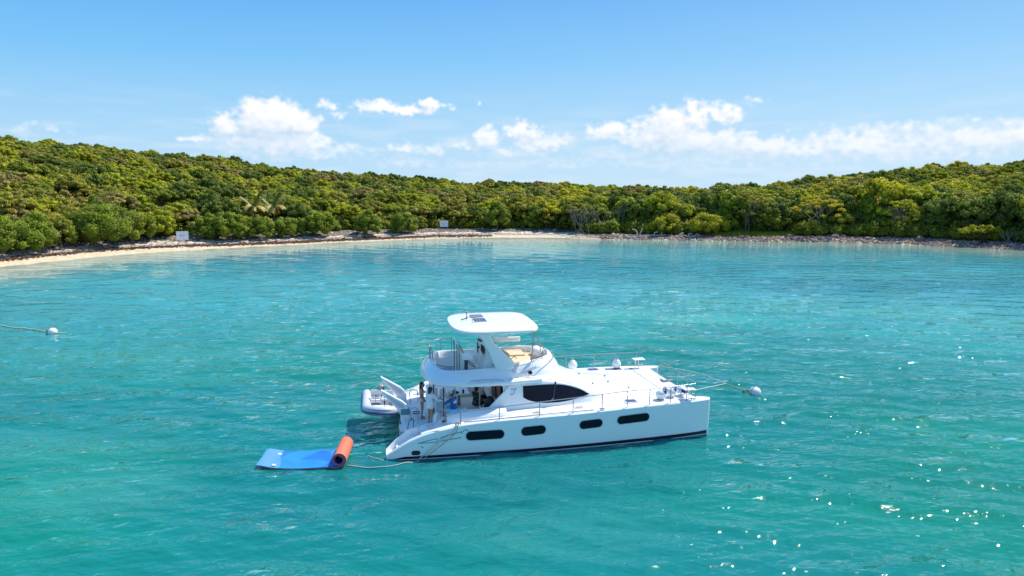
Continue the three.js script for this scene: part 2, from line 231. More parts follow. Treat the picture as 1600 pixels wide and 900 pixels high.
{
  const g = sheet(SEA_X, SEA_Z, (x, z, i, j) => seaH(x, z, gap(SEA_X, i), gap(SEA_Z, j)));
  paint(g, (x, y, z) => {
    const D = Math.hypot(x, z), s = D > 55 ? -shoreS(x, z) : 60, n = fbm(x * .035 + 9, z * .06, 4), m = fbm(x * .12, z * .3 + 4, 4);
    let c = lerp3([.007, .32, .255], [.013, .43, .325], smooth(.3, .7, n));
    c = lerp3(c, [.125, .62, .655], smooth(28, 92, D) * .92);  // paler with distance: sky reflection put into the water colour
    let q = 0; for (const [px, pz, rx, rz, w] of pale) { const d = ((x - px) / rx) ** 2 + ((z - pz) / rz) ** 2; if (d < 2.2) q = Math.max(q, w * clamp(1.25 - d + (m - .5) * 1.2)); }
    c = lerp3(c, [.17, .70, .58], q * .7); c = lerp3(c, [.02, .36, .44], smooth(.52, .72, fbm(x * .022 + 70, z * .05 + 20, 4)) * .55);
    return lerp3(c, [.62, .74, .62], smooth(24, 2, s + (m - .5) * 9));
  });
  // fine ripples, periodic over each tile
  const ripples = (N, tile, l0, l1, count, seed, amp, spread) => {
    const h = new Float32Array(N * N), r = rng(seed);
    for (let w = 0; w < count; w++) {
      const L = l0 * Math.pow(l1 / l0, r()), th = (r() + r() - 1) * spread + .22 + Math.PI / 2, kx = Math.round(Math.cos(th) * tile / L), kz = Math.round(Math.sin(th) * tile / L); if (!kx && !kz) continue;
      const A = amp * tile / Math.hypot(kx, kz) * (.4 + 1.2 * r()), p = r() * 6.283, cx = Math.cos(2 * Math.PI * kx / N), sx = Math.sin(2 * Math.PI * kx / N);
      for (let y = 0; y < N; y++) { let a = Math.sin(2 * Math.PI * kz * y / N + p), b = Math.cos(2 * Math.PI * kz * y / N + p); const o = y * N; for (let x = 0; x < N; x++) { h[o + x] += A * (a > 0 ? a * (.6 + .7 * a) : a * .8); const t = a * cx + b * sx; b = b * cx - a * sx; a = t; } }
    }
    return h;
  };
  const N = 1024, fine = ripples(N, 17, .12, 1.0, 110, 3, .0030, 1.2), lo = fine.reduce((a, b) => Math.min(a, b)), hi = fine.reduce((a, b) => Math.max(a, b));
  const bump = dataTexture(fine.map((v) => (v - lo) / (hi - lo)), N, N, 1); bump.repeat.set(1 / 17, 1 / 17); bump.rotation = .04;
  const M = 1024, tile = 61, mid = ripples(M, tile, .7, 5.0, 90, 8, .0027, .9), nm = new Float32Array(M * M * 3);
  for (let y = 0; y < M; y++) for (let x = 0; x < M; x++) { const d = tile / M * 2, gx = (mid[y * M + (x + 1) % M] - mid[y * M + (x + M - 1) % M]) / d, gy = (mid[((y + 1) % M) * M + x] - mid[((y + M - 1) % M) * M + x]) / d, l = 1 / Math.hypot(gx, gy, 1); nm[(y * M + x) * 3] = .5 - gx * l * .5; nm[(y * M + x) * 3 + 1] = .5 - gy * l * .5; nm[(y * M + x) * 3 + 2] = .5 + l * .5; }
  const normal = dataTexture(nm, M, M, 3); normal.repeat.set(1 / tile, 1 / tile); normal.rotation = -.11;
  const water = new THREE.MeshPhysicalMaterial({ vertexColors: true, roughness: .028, ior: 1.333, transmission: .6, thickness: 0, bumpMap: bump, bumpScale: hi - lo, normalMap: normal, normalScale: new THREE.Vector2(.82, .82) });
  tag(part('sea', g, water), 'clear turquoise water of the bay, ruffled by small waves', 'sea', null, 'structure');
}
const onSea = (x, z) => seaH(x, z, .15, .15);

// ---------------------------------------------------------------- trees and shrubs
function leafCloud(R, lobes, { leaf = .3, per = 120, core = .74, up = .35, dry = 0, spread = .22, flat = 1 } = {}) {   // leaves over a set of lobes [x, y, z, r], with an added darker core inside each that blocks light
  const pos = [], nor = [], col = [], d = V(), n = V(), t = V(), b = V(), c = V();
  const tri = (a, p, q, nn, k) => { for (const v of [a, p, q]) { pos.push(v.x, v.y, v.z); nor.push(nn.x, nn.y, nn.z); col.push(...k); } };
  for (const [x, y, z, r] of lobes) {
    const tone = .78 + .44 * R(), count = Math.round(per * Math.max(.3, r * r));
    if (core > 0) {
      const g = new THREE.IcosahedronGeometry(r * core, 1), p = g.attributes.position; const bump = new Map();
      for (let i = 0; i < p.count; i++) { const k = [p.getX(i), p.getY(i), p.getZ(i)].map((v) => v.toFixed(3)).join(); if (!bump.has(k)) bump.set(k, .8 + .4 * R()); const f = bump.get(k); p.setXYZ(i, p.getX(i) * f + x, p.getY(i) * f * .86 * flat + y, p.getZ(i) * f + z); }
      g.computeVertexNormals(); for (let i = 0; i < p.count; i++) { pos.push(p.getX(i), p.getY(i), p.getZ(i)); nor.push(g.attributes.normal.getX(i), g.attributes.normal.getY(i), g.attributes.normal.getZ(i)); col.push(.7 * tone, .72 * tone, .6 * tone); }
    }
    for (let i = 0; i < count; i++) {
      const u = R() * 2 - 1, th = R() * 6.283, s = Math.sqrt(1 - u * u); d.set(s * Math.cos(th), u, s * Math.sin(th)); if (d.y < -.35) d.y *= -.6; d.y += up * R(); d.normalize();
      const rr = r * (1 - spread + 2 * spread * R() * R()); c.set(x + d.x * rr, y + d.y * rr * .88 * flat, z + d.z * rr);
      n.set(R() - .5, R() - .5, R() - .5).multiplyScalar(1.5).addScaledVector(d, .8).normalize(); if (n.dot(d) < 0) n.negate(); t.set(R() - .5, R() - .5, R() - .5).cross(n).normalize(); b.crossVectors(n, t);
      const w = leaf * (.5 + .7 * R()), l = w * (1.1 + .7 * R()), e = .65 + .75 * R(), yel = R() < .14 ? 1.35 : 1, k = R() < dry ? [1.5 * e, 1.15 * e, 1.5 * e] : [tone * e * yel * (.9 + .2 * R()), tone * e, tone * e * .9];
      const P0 = c.clone().addScaledVector(t, -l / 2), P1 = c.clone().addScaledVector(b, w / 2).addScaledVector(n, w * .18), P2 = c.clone().addScaledVector(t, l / 2), P3 = c.clone().addScaledVector(b, -w / 2).addScaledVector(n, w * .18);
      const nn = n.clone().multiplyScalar(.65).addScaledVector(d, .7).normalize(); tri(P0, P2, P1, nn, k); tri(P0, P3, P2, nn, k);
    }
  }
  return geo(pos, null, { normal: [nor, 3], color: [col, 3] });
}
function limbTree(R, h, spreadR, r0, n = 4, lean = .15) {   // a tapered trunk that forks into limbs
  const g = [], a = V(0, -.5, 0), f = V((R() - .5) * lean * h, h * (.3 + .15 * R()), (R() - .5) * lean * h); g.push(bar(a, f, r0, r0 * .72, 7));
  for (let i = 0; i < n; i++) { const th = i / n * 6.283 + R(), e = V(f.x + Math.cos(th) * spreadR * (.35 + .3 * R()), h * (.62 + .2 * R()), f.z + Math.sin(th) * spreadR * (.35 + .3 * R())), m = f.clone().lerp(e, .5).add(V((R() - .5) * .3, .15 * R() * h * .2, (R() - .5) * .3)); g.push(bar(f, m, r0 * .6, r0 * .42, 6), bar(m, e, r0 * .42, r0 * .16, 6)); const e2 = m.clone().add(V((R() - .5) * spreadR * .7, h * .22, (R() - .5) * spreadR * .7)); g.push(bar(m, e2, r0 * .3, r0 * .1, 5)); }
  return merge(g);
}
const LEAF = { mid: [.265, .315, .017], bright: [.42, .455, .017], yellow: [.51, .485, .017], dark: [.15, .21, .02], olive: [.345, .34, .036], grey: [.335, .315, .085], dry: [.39, .335, .095], shrub: [.25, .325, .019], mangrove: [.45, .45, .014] };
const foliage = {}; for (const [k, v] of Object.entries(LEAF)) foliage[k] = mat(v, .85, { vertexColors: true, specularIntensity: .35, transmission: .48, thickness: 0, side: THREE.DoubleSide });
const bark = mat([.16, .135, .105], .95), paleBark = mat([.22, .195, .165], .95), darkBark = mat([.035, .025, .02], .95);
function lobesOf(R, kind) {   // crown about 1 m units: radius near 3, height near 5
  const L = [];
  const lump = (n, f) => { for (let i = 0; i < n; i++) L.push(f(i, (i + .5) / n, i * 2.4 + R() * .8)); };
  if (kind === 'broad') { lump(30, (i, f, th) => { const q = Math.sqrt(f) * (2.3 + .5 * R()); return [Math.cos(th) * q, 3.3 + 1.35 * (1 - (q / 2.8) ** 2) + (R() - .5) * .9, Math.sin(th) * q, .45 + .42 * R()]; }); lump(14, (i, f, th) => [Math.cos(th) * 2.3, 1.3 + R() * 1.8, Math.sin(th) * 2.3, .5 + .35 * R()]); }
  if (kind === 'tall') lump(34, (i, f, th) => { const q = (1.9 - 1.45 * f * f) * (.5 + .5 * R()); return [Math.cos(th) * q, 1.1 + f * 4.5 + (R() - .5) * .5, Math.sin(th) * q, .72 - .3 * f + .25 * R()]; });
  if (kind === 'round') lump(38, (i, f, th) => { const u = 1 - f * 1.6, s = Math.sqrt(Math.max(.05, 1 - u * u)), w = .85 + .3 * R(); return [Math.cos(th) * s * 2.15 * w, 2.9 + u * 1.75 * w, Math.sin(th) * s * 2.15 * w, .42 + .4 * R()]; });
  if (kind === 'flat') { lump(36, (i, f, th) => { const q = Math.sqrt(f) * 3.1; return [Math.cos(th) * q, 3.7 + 1.0 * (1 - (q / 3.1) ** 2) + (R() - .5) * .8, Math.sin(th) * q, .38 + .35 * R()]; }); lump(10, (i, f, th) => [Math.cos(th) * 2.2, 1.6 + R() * 1.4, Math.sin(th) * 2.2, .45 + .3 * R()]); }
  if (kind === 'loose') lump(44, (i, f, th) => { const q = Math.sqrt(R()) * 2.6; return [Math.cos(th) * q, 1.4 + R() * 3.6 * (1 - q / 4), Math.sin(th) * q, .3 + .32 * R()]; });
  return L;
}
const CROWNS = [];
{
  const R = rng(400), spec = [['broad', .25, 120, 1], ['broad', .3, 100, 1], ['round', .26, 120, 1], ['round', .24, 130, 1], ['tall', .27, 110, 1], ['flat', .23, 150, .85], ['flat', .27, 130, .85], ['loose', .24, 230, 1], ['broad', .23, 130, 1]];
  for (const [k, leaf, per, fl] of spec) CROWNS.push({ kind: k, crown: leafCloud(R, lobesOf(R, k), { leaf, per: per * 1.35, flat: fl, core: k === 'loose' ? .45 : .62, spread: .3, dry: k === 'loose' ? .18 : .02 }), trunk: limbTree(R, 4.2, 2.6, .19, 4) });
}
const TONES = { mid: 'mid green', bright: 'bright green', yellow: 'yellow green', dark: 'dark green', olive: 'olive', grey: 'grey green', dry: 'brownish' };
const FORM = { broad: 'billowing', round: 'rounded', tall: 'upright', flat: 'flat-topped', loose: 'loose-leaved' };
const placed = [];   // keeps what stands on the shore from being grown over: [x, z, radius]
const shoreSpot = (px, s) => { const a = azOf(px), d = (curve(SHORE, a + .01) - curve(SHORE, a - .01)) / .02, D = shoreD(a) + s * Math.sqrt(1 + (d / 150) ** 2); return [Math.sin(a) * D, -Math.cos(a) * D]; };

// shrubs along the beach: [px across, metres inland, width, height, tone, label]
const SHRUBS = [
  [8, 9.2, 9, 6.2, 'shrub', 'tall round green shrub at the far left end of the beach'],
  [62, 8.8, 9.5, 6.6, 'shrub', 'broad green shrub behind the widest part of the sand, second from the left'],
  [100, 9.8, 6.5, 5.6, 'mid', 'narrower dark green shrub just left of the big dome-shaped beach shrub'],
  [167, 9.6, 13, 7.4, 'shrub', 'biggest dome-shaped green shrub overhanging the left part of the beach'],
  [222, 11.5, 8, 5.0, 'mid', 'green shrub partly behind the right flank of the biggest beach shrub'],
  [252, 12.8, 8, 5.4, 'bright', 'yellowish green shrub a little left of the white sign with the red dot'],
  [330, 9.8, 6.5, 5.6, 'shrub', 'green shrub directly right of the white sign with the red dot'],
  [362, 8.6, 8.5, 6.4, 'shrub', 'full green shrub in front of the left drooping palm'],
  [404, 8, 8, 5.0, 'shrub', 'low green shrub under the yellow palm fronds'],
  [450, 8.4, 6.4, 4.8, 'shrub', 'small pale green shrub right of the palms'],
  [500, 7.6, 8.2, 6.3, 'shrub', 'round green shrub standing halfway along the left beach'],
  [577, 6.8, 7.6, 6.4, 'shrub', 'freestanding round green shrub on the sand with a bare dark foot'],
  [633, 8.8, 8.2, 5.4, 'shrub', 'wide low green shrub left of the white sign in the middle of the beach'],
  [722, 19, 8, 6.2, 'olive', 'straggly olive shrub behind the white sign in the middle of the beach'],
  [737, 13, 3.4, 2.2, 'bright', 'very small yellow green bush just right of the middle white sign'],
  [777, 11, 7.4, 7.6, 'shrub', 'tall green shrub right of the middle sign, tapering to the top'],
  [832, 13, 6.6, 6.0, 'mid', 'shaded green shrub behind the right end of the sand'],
  [1006, 10, 6, 4.2, 'mid', 'dark leafy shrub behind the driftwood at the water'],
  [1040, 6.5, 8.5, 5.2, 'mangrove', 'yellow green mangrove at the water, left of its twin'],
  [1102, 7, 9.4, 5.0, 'mangrove', 'long low yellow green mangrove at the water with bare pale roots'],
];
{
  const R = rng(77);
  for (const [px, s] of [[290, 9], [695, 12]]) { const [x, z] = shoreSpot(px, s); placed.push([x, z, 4.2]); }   // the two notice boards stand free
  for (const [px, s, w, h, tone, label] of SHRUBS) {
    const [x, z] = shoreSpot(px, s), o = thing('shore_shrub', label, 'shrub', [x, groundH(x, z), z]), L = [], n = Math.round(20 + w * 2);
    for (let i = 0; i < n; i++) { const f = (i + .5) / n, u = 1 - f * 1.42, sn = Math.sqrt(Math.max(.04, 1 - u * u)), th = i * 2.4 + R() * .5, q = (.6 + .52 * R()) * (1 + .22 * Math.sin(th * 2 + px)); L.push([Math.cos(th) * sn * w * .39 * q, h * (.34 + .45 * u * (.8 + .35 * R())), Math.sin(th) * sn * w * .36 * q, (.085 + .075 * R()) * Math.max(w, h * 1.1)]); }
    part('crown', leafCloud(R, L, { leaf: .27, per: tone === 'mangrove' ? 110 : 130, core: .66, spread: .3, up: .5, dry: tone === 'olive' ? .2 : .015 }), foliage[tone], o);
    part('trunk', limbTree(R, h * .8, w * .34, .1, 6, .1), tone === 'mangrove' ? paleBark : bark, o); placed.push([x, z, w * .33]);
  }
}
{ // trees that stand out along the right shore, with their pale stems in view
  const R = rng(90);
  const flatTree = (px, s, w, h, tone, label, bare) => {
    const [x, z] = shoreSpot(px, s), o = thing('shore_tree', label, 'tree', [x, groundH(x, z), z]), L = [];
    for (let i = 0; i < 46; i++) { const th = i * 2.4, q = Math.sqrt((i + .3) / 46) * w * .5; L.push([Math.cos(th) * q, h * (.80 + .12 * (1 - (q / w * 2) ** 2) - .1 * R() - .25 * (q / w * 2) ** 3 - (i % 5 === 0 ? .16 * R() : 0)), Math.sin(th) * q, .42 + .4 * R()]); }
    part('crown', leafCloud(R, L, { leaf: .24, per: 130, core: .5, spread: .35, flat: .75, dry: bare }), foliage[tone], o);
    const g = []; for (let i = 0; i < 3; i++) { const bx = (i - 1) * w * .13 + (R() - .5) * .4, f = V(bx + (R() - .5), h * .36, (R() - .5)); g.push(bar(V(bx, -.4, R() - .5), f, .11, .085, 7)); for (let k = 0; k < 5; k++) { const th = R() * 6.283, m = f.clone().add(V(Math.cos(th) * w * .16, h * .18, Math.sin(th) * w * .16)), e = m.clone().add(V(Math.cos(th) * w * .15, h * .2, Math.sin(th) * w * .15)); g.push(bar(f, m, .065, .045, 6), bar(m, e, .045, .02, 5), bar(m, m.clone().add(V((R() - .5) * 2, h * .18, (R() - .5) * 2)), .035, .015, 5)); } }
    part('trunk', g, paleBark, o); placed.push([x, z, w * .36]);
  };
  flatTree(1270, 7.5, 12, 9.4, 'yellow', 'umbrella-shaped tree with a yellow green top over bare grey branches on the right shore', .3);
  flatTree(1166, 9.5, 9, 10.6, 'olive', 'tall olive tree with forked white stems behind the grassy strip on the right', .12);
  flatTree(1400, 8, 7, 8.4, 'bright', 'narrow bright green tree on one pale trunk above the rocky shore', .05);
  // the small tree leaning over the rocks at the far right
  const [x, z] = shoreSpot(1527, 3.2), o = thing('leaning_mangrove', 'small yellow green tree on dark prop roots over the rocks at the far right', 'tree', [x, groundH(x, z), z]), L = [];
  for (let i = 0; i < 26; i++) { const q = (i / 25 - .5) * 7.2, k = 1 - (Math.abs(q + .3) / 4.1) ** 2; L.push([q - .4 + (R() - .5) * .6, 2.2 + k * 1.5 * R() + .1, (R() - .5) * 3 * k, .5 + .38 * R()]); }
  part('crown', leafCloud(R, L, { leaf: .22, per: 190, core: .42, spread: .4, flat: .8 }), foliage.mangrove, o);
  const g = []; g.push(bar(V(.5, .55, 0), V(.3, 1.3, 0), .2, .15), bar(V(.3, 1.3, 0), V(-1.6, 2.3, .2), .11, .05), bar(V(.3, 1.3, 0), V(1.9, 2.3, -.1), .11, .05), bar(V(.3, 1.3, 0), V(.2, 2.7, .1), .1, .05)); for (let i = 0; i < 7; i++) { const th = i * .9; g.push(bar(V(.5, .75, 0), V(.5 + Math.cos(th) * 1.5, -.4, Math.sin(th) * 1.1), .13, .07, 6)); }
  part('trunk', g, darkBark, o); placed.push([x, z, 3]);
}
{ // bare dead trees and driftwood
  const R = rng(31), dead = mat([.19, .17, .15], .95), white = mat([.5, .47, .43], .9);
  function bare(name, label, cat, px, s, stems, h, m, w) {
    const [x, z] = shoreSpot(px, s), o = thing(name, label, cat, [x, groundH(x, z), z]);
    for (let i = 0; i < stems; i++) { const g = [], grow = (a, d, l, r, k) => { const e = a.clone().addScaledVector(d, l); g.push(bar(a, e, r, r * .62, 5)); if (k > 0) for (let q = 0; q < 2 + (R() < .5); q++) grow(e, d.clone().add(V((R() - .5) * 1.1, R() * .35, (R() - .5) * 1.1)).normalize(), l * (.62 + .25 * R()), r * .6, k - 1); }; grow(V((R() - .5) * w, -.3, (R() - .5) * w * .6), V((i / Math.max(1, stems - 1) - .55) * 1.1, 1, (R() - .5) * .6).normalize(), h * .36, .11, 3); part('stem', g, m, o); }
    placed.push([x, z, w * .4]);
  }
  bare('dead_tree', 'leafless grey tree of many thin stems where the sand ends at the mangroves', 'dead tree', 908, 5, 6, 6.6, dead, 4.2);
  bare('dead_tree', 'grey leafless thicket standing among the dark shore trees right of the sand', 'dead tree', 955, 9, 5, 6.4, dead, 4);
  bare('dead_tree', 'curled silvery dead branches behind the small leaning tree at the far right', 'dead tree', 1572, 5, 4, 2.8, dead, 2);
  const drift = (px, s, label, paths) => { const [x, z] = shoreSpot(px, s), o = thing('driftwood', label, 'driftwood', [x, groundH(x, z), z]); for (const p of paths) part('branch', tube(p, .11, { sides: 6 }), white, o); };
  drift(992, 1.4, 'bleached driftwood branch arching out of the shallows', [[[-2.6, .5, 0], [-1.6, .2, .3], [-.4, .15, .2], [.6, .1, 0]], [[-1.0, 2.0, 0], [-.2, 1.8, 0], [.3, 1.0, .1], [.6, .1, 0], [1.2, .4, -.2]], [[.6, .1, 0], [.1, .8, .2], [-.2, .3, .4]], [[.8, .4, 0], [1.1, 1.4, -.3], [1.6, 2.2, -.5]]]);
  drift(1016, 2.4, 'pale log with root stubs lying at the waterline right of the arching driftwood', [[[-2, .3, 0], [0, .45, .2], [2, .35, 0], [3.2, .6, -.2]], [[.4, .4, 0], [.8, 1.1, .2], [1.3, 1.2, .4]], [[2, .3, 0], [2.3, 1.0, .4]]]);
  drift(1068, 2.2, 'tangle of pale dead roots at the foot of the right mangrove', [[[-2.4, .2, 0], [-1, .7, .2], [.4, .35, .3], [2.4, .5, 0]], [[-1.4, .2, .4], [-1.2, .9, .2], [-.4, 1.1, 0]], [[.6, .1, .3], [.9, .9, 0], [1.6, 1.0, -.2]], [[2.0, .1, .3], [2.5, .8, .2], [3.3, .6, .1]]]);
}
{ // two young coconut palms with drooping yellow fronds
  const R = rng(63), frondMat = mat([.52, .40, .07], .6, { transmission: .25, thickness: 0, side: THREE.DoubleSide }), frondGreen = mat([.19, .21, .03], .6, { transmission: .25, thickness: 0, side: THREE.DoubleSide });
  function frond(th, rise, len, droop) {
    const g = [], pts = []; for (let i = 0; i <= 10; i++) { const f = i / 10, q = len * f * (1 - .18 * f * droop); pts.push(V(Math.cos(th) * q, rise * len * f - droop * len * .75 * f * f, Math.sin(th) * q)); }
    g.push(tube(pts, .035, { sides: 5, seg: 10 })); const pos = [], side = V(-Math.sin(th), 0, Math.cos(th));
    for (let i = 2; i < 40; i++) { const f = i / 40 * 10, k = Math.min(9, f | 0), p = pts[k].clone().lerp(pts[k + 1], f - k), fw = pts[k + 1].clone().sub(pts[k]).normalize(), l = (.95 - .5 * Math.abs(i / 40 - .35)) * len * .30; for (const s of [-1, 1]) { const tip = p.clone().addScaledVector(side, s * l * .8).addScaledVector(fw, l * .5).add(V(0, -l * (.45 + .25 * R()), 0)), w = fw.clone().multiplyScalar(.13); pos.push(...p.clone().sub(w).toArray(), ...p.clone().add(w).toArray(), ...tip.toArray()); } }
    const lf = geo(pos); lf.computeVertexNormals(); g.push(lf); return merge(g);
  }
  for (const [px, s, h, label, n, lens] of [[402, 17, 4.9, 'left of two yellowing young palms above the beach shrubs', 11, 3.5], [432, 18, 4.6, 'right of two yellowing young palms, its long frond drooping to the right', 11, 3.9]]) {
    const [x, z] = shoreSpot(px, s), o = thing('coconut_palm', label, 'palm', [x, groundH(x, z), z]); part('trunk', tube([[0, -.4, 0], [.15, h * .5, 0], [0, h, 0]], .16), bark, o); const top = V(0, h, 0);
    for (let i = 0; i < n; i++) { const th = i / n * 6.283 + R() * .3, up = i % 4 === 1; const m = part('frond', frond(th, up ? 1.15 : .45 + .35 * R(), lens * (.8 + .35 * R()), up ? .45 : .95 + .35 * R()), up ? frondGreen : frondMat, o); m.position.copy(top); }
    placed.push([x, z, 4.6]);
  }
}
{ // the woods on the hills: the 300 trees that show largest one by one, the rest as one mass
  const R = rng(2024), spots = [];
  for (let D = 92, step; D < 420; D += step) { step = mix(3.0, 4.3, smooth(120, 300, D)); const da = step * 1.02 / D; for (let a = -.80; a < .80; a += da) {
    const aa = a + (R() - .5) * da * .9, dd = D + (R() - .5) * step * .9, x = Math.sin(aa) * dd, z = -Math.cos(aa) * dd, s = shoreS(x, z), rk = smooth(.075, .12, aa), rise = curve(RISE, aa);
    const front = mix(13.6, 8.5, rk) - 2.2 * smooth(-.1, .05, aa) * (1 - rk); if (s < front || s > rise + 26) { R(); R(); R(); R(); R(); continue; }
    if (placed.some(([px, pz, r]) => Math.hypot(px - x, pz - z) < r + .9)) { R(); R(); R(); R(); R(); continue; }
    const q1 = R(), q2 = R(), q3 = R(), q4 = R(), q5 = R(), patch = fbm(x * .022 + 4, z * .022 + 8, 3), right = smooth(-.15, .1, aa);
    const big = q1 < .16 ? 1.35 : 1, sc = (.66 + .62 * q1 * q5 + .3 * q2) * big * mix(1, 1.12, right) * (s < front + 7 ? mix(1, 1.2, rk) : 1), near = s < front + 9;
    let tone; const p = q3 + (patch - .5) * .9; tone = p < .2 ? 'dark' : p < .46 ? 'mid' : p < .66 ? 'bright' : p < .80 ? (right > .5 ? 'yellow' : 'olive') : p < .92 ? 'olive' : q4 < .5 ? 'grey' : 'dry';
    if (q4 > .93) tone = 'dark'; if (near && rk > .5 && q4 < .55) tone = q4 < .3 ? 'mid' : 'dark'; if (tone === 'dry' && right > .6 && q5 < .7) tone = 'bright';
    const k = near && rk > .5 ? [0, 4, 2, 8, 1][q2 * 5 | 0] : tone === 'grey' || tone === 'dry' ? (q2 < .6 ? 7 : 6) : [0, 1, 2, 3, 5, 6, 8, 0, 5][q2 * 9 | 0];
    spots.push({ x, z, y: groundH(x, z) - .15 - (s < front + 6 ? .9 : 0), aa, s, D: dd, sc, sy: sc * (.82 + .32 * q4) * (near && rk > .5 ? 1.06 : 1), k, tone, turn: q5 * 6.283, seen: Math.abs(aa) < .645 });
  } }
  spots.sort((p, q) => (q.seen - p.seen) || (q.sc / q.D - p.sc / p.D));
  const MARKS = [[25, 'over the left beach end'], [165, 'behind the biggest shrub'], [290, 'behind the red-dotted sign'], [415, 'behind the two palms'], [500, 'over the left beach middle'], [577, 'behind the freestanding shrub'], [645, 'left of the middle sign'], [710, 'behind the middle sign'], [777, 'behind the tapering shrub'], [850, 'over the right sand end'], [910, 'behind the bare grey tree'], [985, 'behind the arching driftwood'], [1045, 'behind the left mangrove'], [1105, 'behind the right mangrove'], [1168, 'by the forked white stems'], [1225, 'over the grassy strip'], [1275, 'by the umbrella tree'], [1340, 'right of the umbrella tree'], [1400, 'by the narrow bright tree'], [1465, 'left of the leaning mangrove'], [1530, 'behind the leaning mangrove'], [1585, 'at the far right edge']];
  const place = (t) => { const px = 800 + Math.tan(t.aa) * 1109 * Math.cos(PITCH); let b = MARKS[0]; for (const m of MARKS) if (Math.abs(m[0] - px) < Math.abs(b[0] - px)) b = m; const f = t.s / curve(RISE, t.aa); return b[1] + (t.s < 21 ? ', front row' : f < .38 ? ', lower slope' : f < .75 ? ', mid slope' : ', near skyline'); };
  const zone = (t) => { const side = t.aa < -.36 ? 'high on the left hill' : t.aa < -.17 ? 'on the slope falling from the left hill' : t.aa < .1 ? 'in the low middle of the woods' : t.aa < .36 ? 'in the woods right of the middle' : 'on the right hill'; return t.s < 32 ? side.replace('high on the left hill', 'at the foot of the left hill').replace('on the slope falling from', 'below').replace('on the right hill', 'at the foot of the right hill') + ', close to the shore' : side; };
  const single = spots.slice(0, 300), rest = spots.slice(300);
  const ORD = ['leftmost', 'second from left', 'third from left', 'fourth from left', 'fifth from left', 'sixth from left', 'seventh from left', 'eighth from left'], byLabel = new Map();
  for (const t of single) { t.label = (t.sc > 1.5 ? 'large ' : t.sc < 1.12 ? 'small ' : '') + TONES[t.tone] + ' ' + FORM[CROWNS[t.k].kind] + ' tree ' + place(t); byLabel.has(t.label) ? byLabel.get(t.label).push(t) : byLabel.set(t.label, [t]); }
  for (const l of byLabel.values()) if (l.length > 1) l.sort((p, q) => p.aa - q.aa).forEach((t, i) => { t.label += ', ' + (ORD[i] ?? 'further right'); });
  for (const t of single) { const C = CROWNS[t.k], zn = zone(t), label = t.label, o = thing('forest_tree', label, 'tree', [t.x, t.y, t.z], t.turn, 'trees of the wood ' + zn); o.scale.set(t.sc, t.sy, t.sc); part('crown', C.crown, foliage[t.tone], o); part('trunk', C.trunk, t.k === 5 || t.k === 7 ? paleBark : bark, o); }
  const mass = tag(new THREE.Group(), 'dense green woods covering the hills behind the nearest trees', 'woods', null, 'stuff'); mass.name = 'woods'; scene.add(mass);
  const M = new THREE.Matrix4(), q = new THREE.Quaternion(), Y = V(0, 1, 0);
  for (const tone of Object.keys(TONES)) for (let k = 0; k < CROWNS.length; k++) { const set = rest.filter((t) => t.tone === tone && t.k === k); if (!set.length) continue; const im = new THREE.InstancedMesh(CROWNS[k].crown, foliage[tone], set.length); im.name = 'tree_crowns'; im.userData.kind = 'stuff'; im.castShadow = im.receiveShadow = true; set.forEach((t, i) => im.setMatrixAt(i, M.compose(V(t.x, t.y, t.z), q.setFromAxisAngle(Y, t.turn), V(t.sc, t.sy, t.sc)))); mass.add(im); }
  // undergrowth between the stems along the edge of the woods
  const U = rng(12), under = leafCloud(U, [[0, .5, 0, .9], [.8, .4, .3, .7], [-.7, .4, -.2, .7], [.1, .9, -.3, .7]], { leaf: .28, per: 70, core: .7 }), N = 1500, list = [];
  while (list.length < N) { const a = (U() - .5) * 1.5, rk = smooth(.075, .12, a), s = mix(13.5, 7, rk) + U() * U() * 16, d = (curve(SHORE, a + .01) - curve(SHORE, a - .01)) / .02, D = shoreD(a) + s * Math.sqrt(1 + (d / 150) ** 2); if (a > azOf(1100) && a < azOf(1240) && s < 10.5) continue; list.push([Math.sin(a) * D, -Math.cos(a) * D, (.7 + U() * .9) * mix(1, 1.45, rk), U() * 6.28]); }
  const um = new THREE.InstancedMesh(under, foliage.mid, N); um.name = 'undergrowth'; list.forEach(([x, z, s, t], i) => um.setMatrixAt(i, M.compose(V(x, groundH(x, z) - .2, z), q.setFromAxisAngle(Y, t), V(s, s, s)))); tag(um, 'low undergrowth filling the edge of the woods along the shore', 'undergrowth', null, 'stuff'); um.castShadow = um.receiveShadow = true; scene.add(um);
}
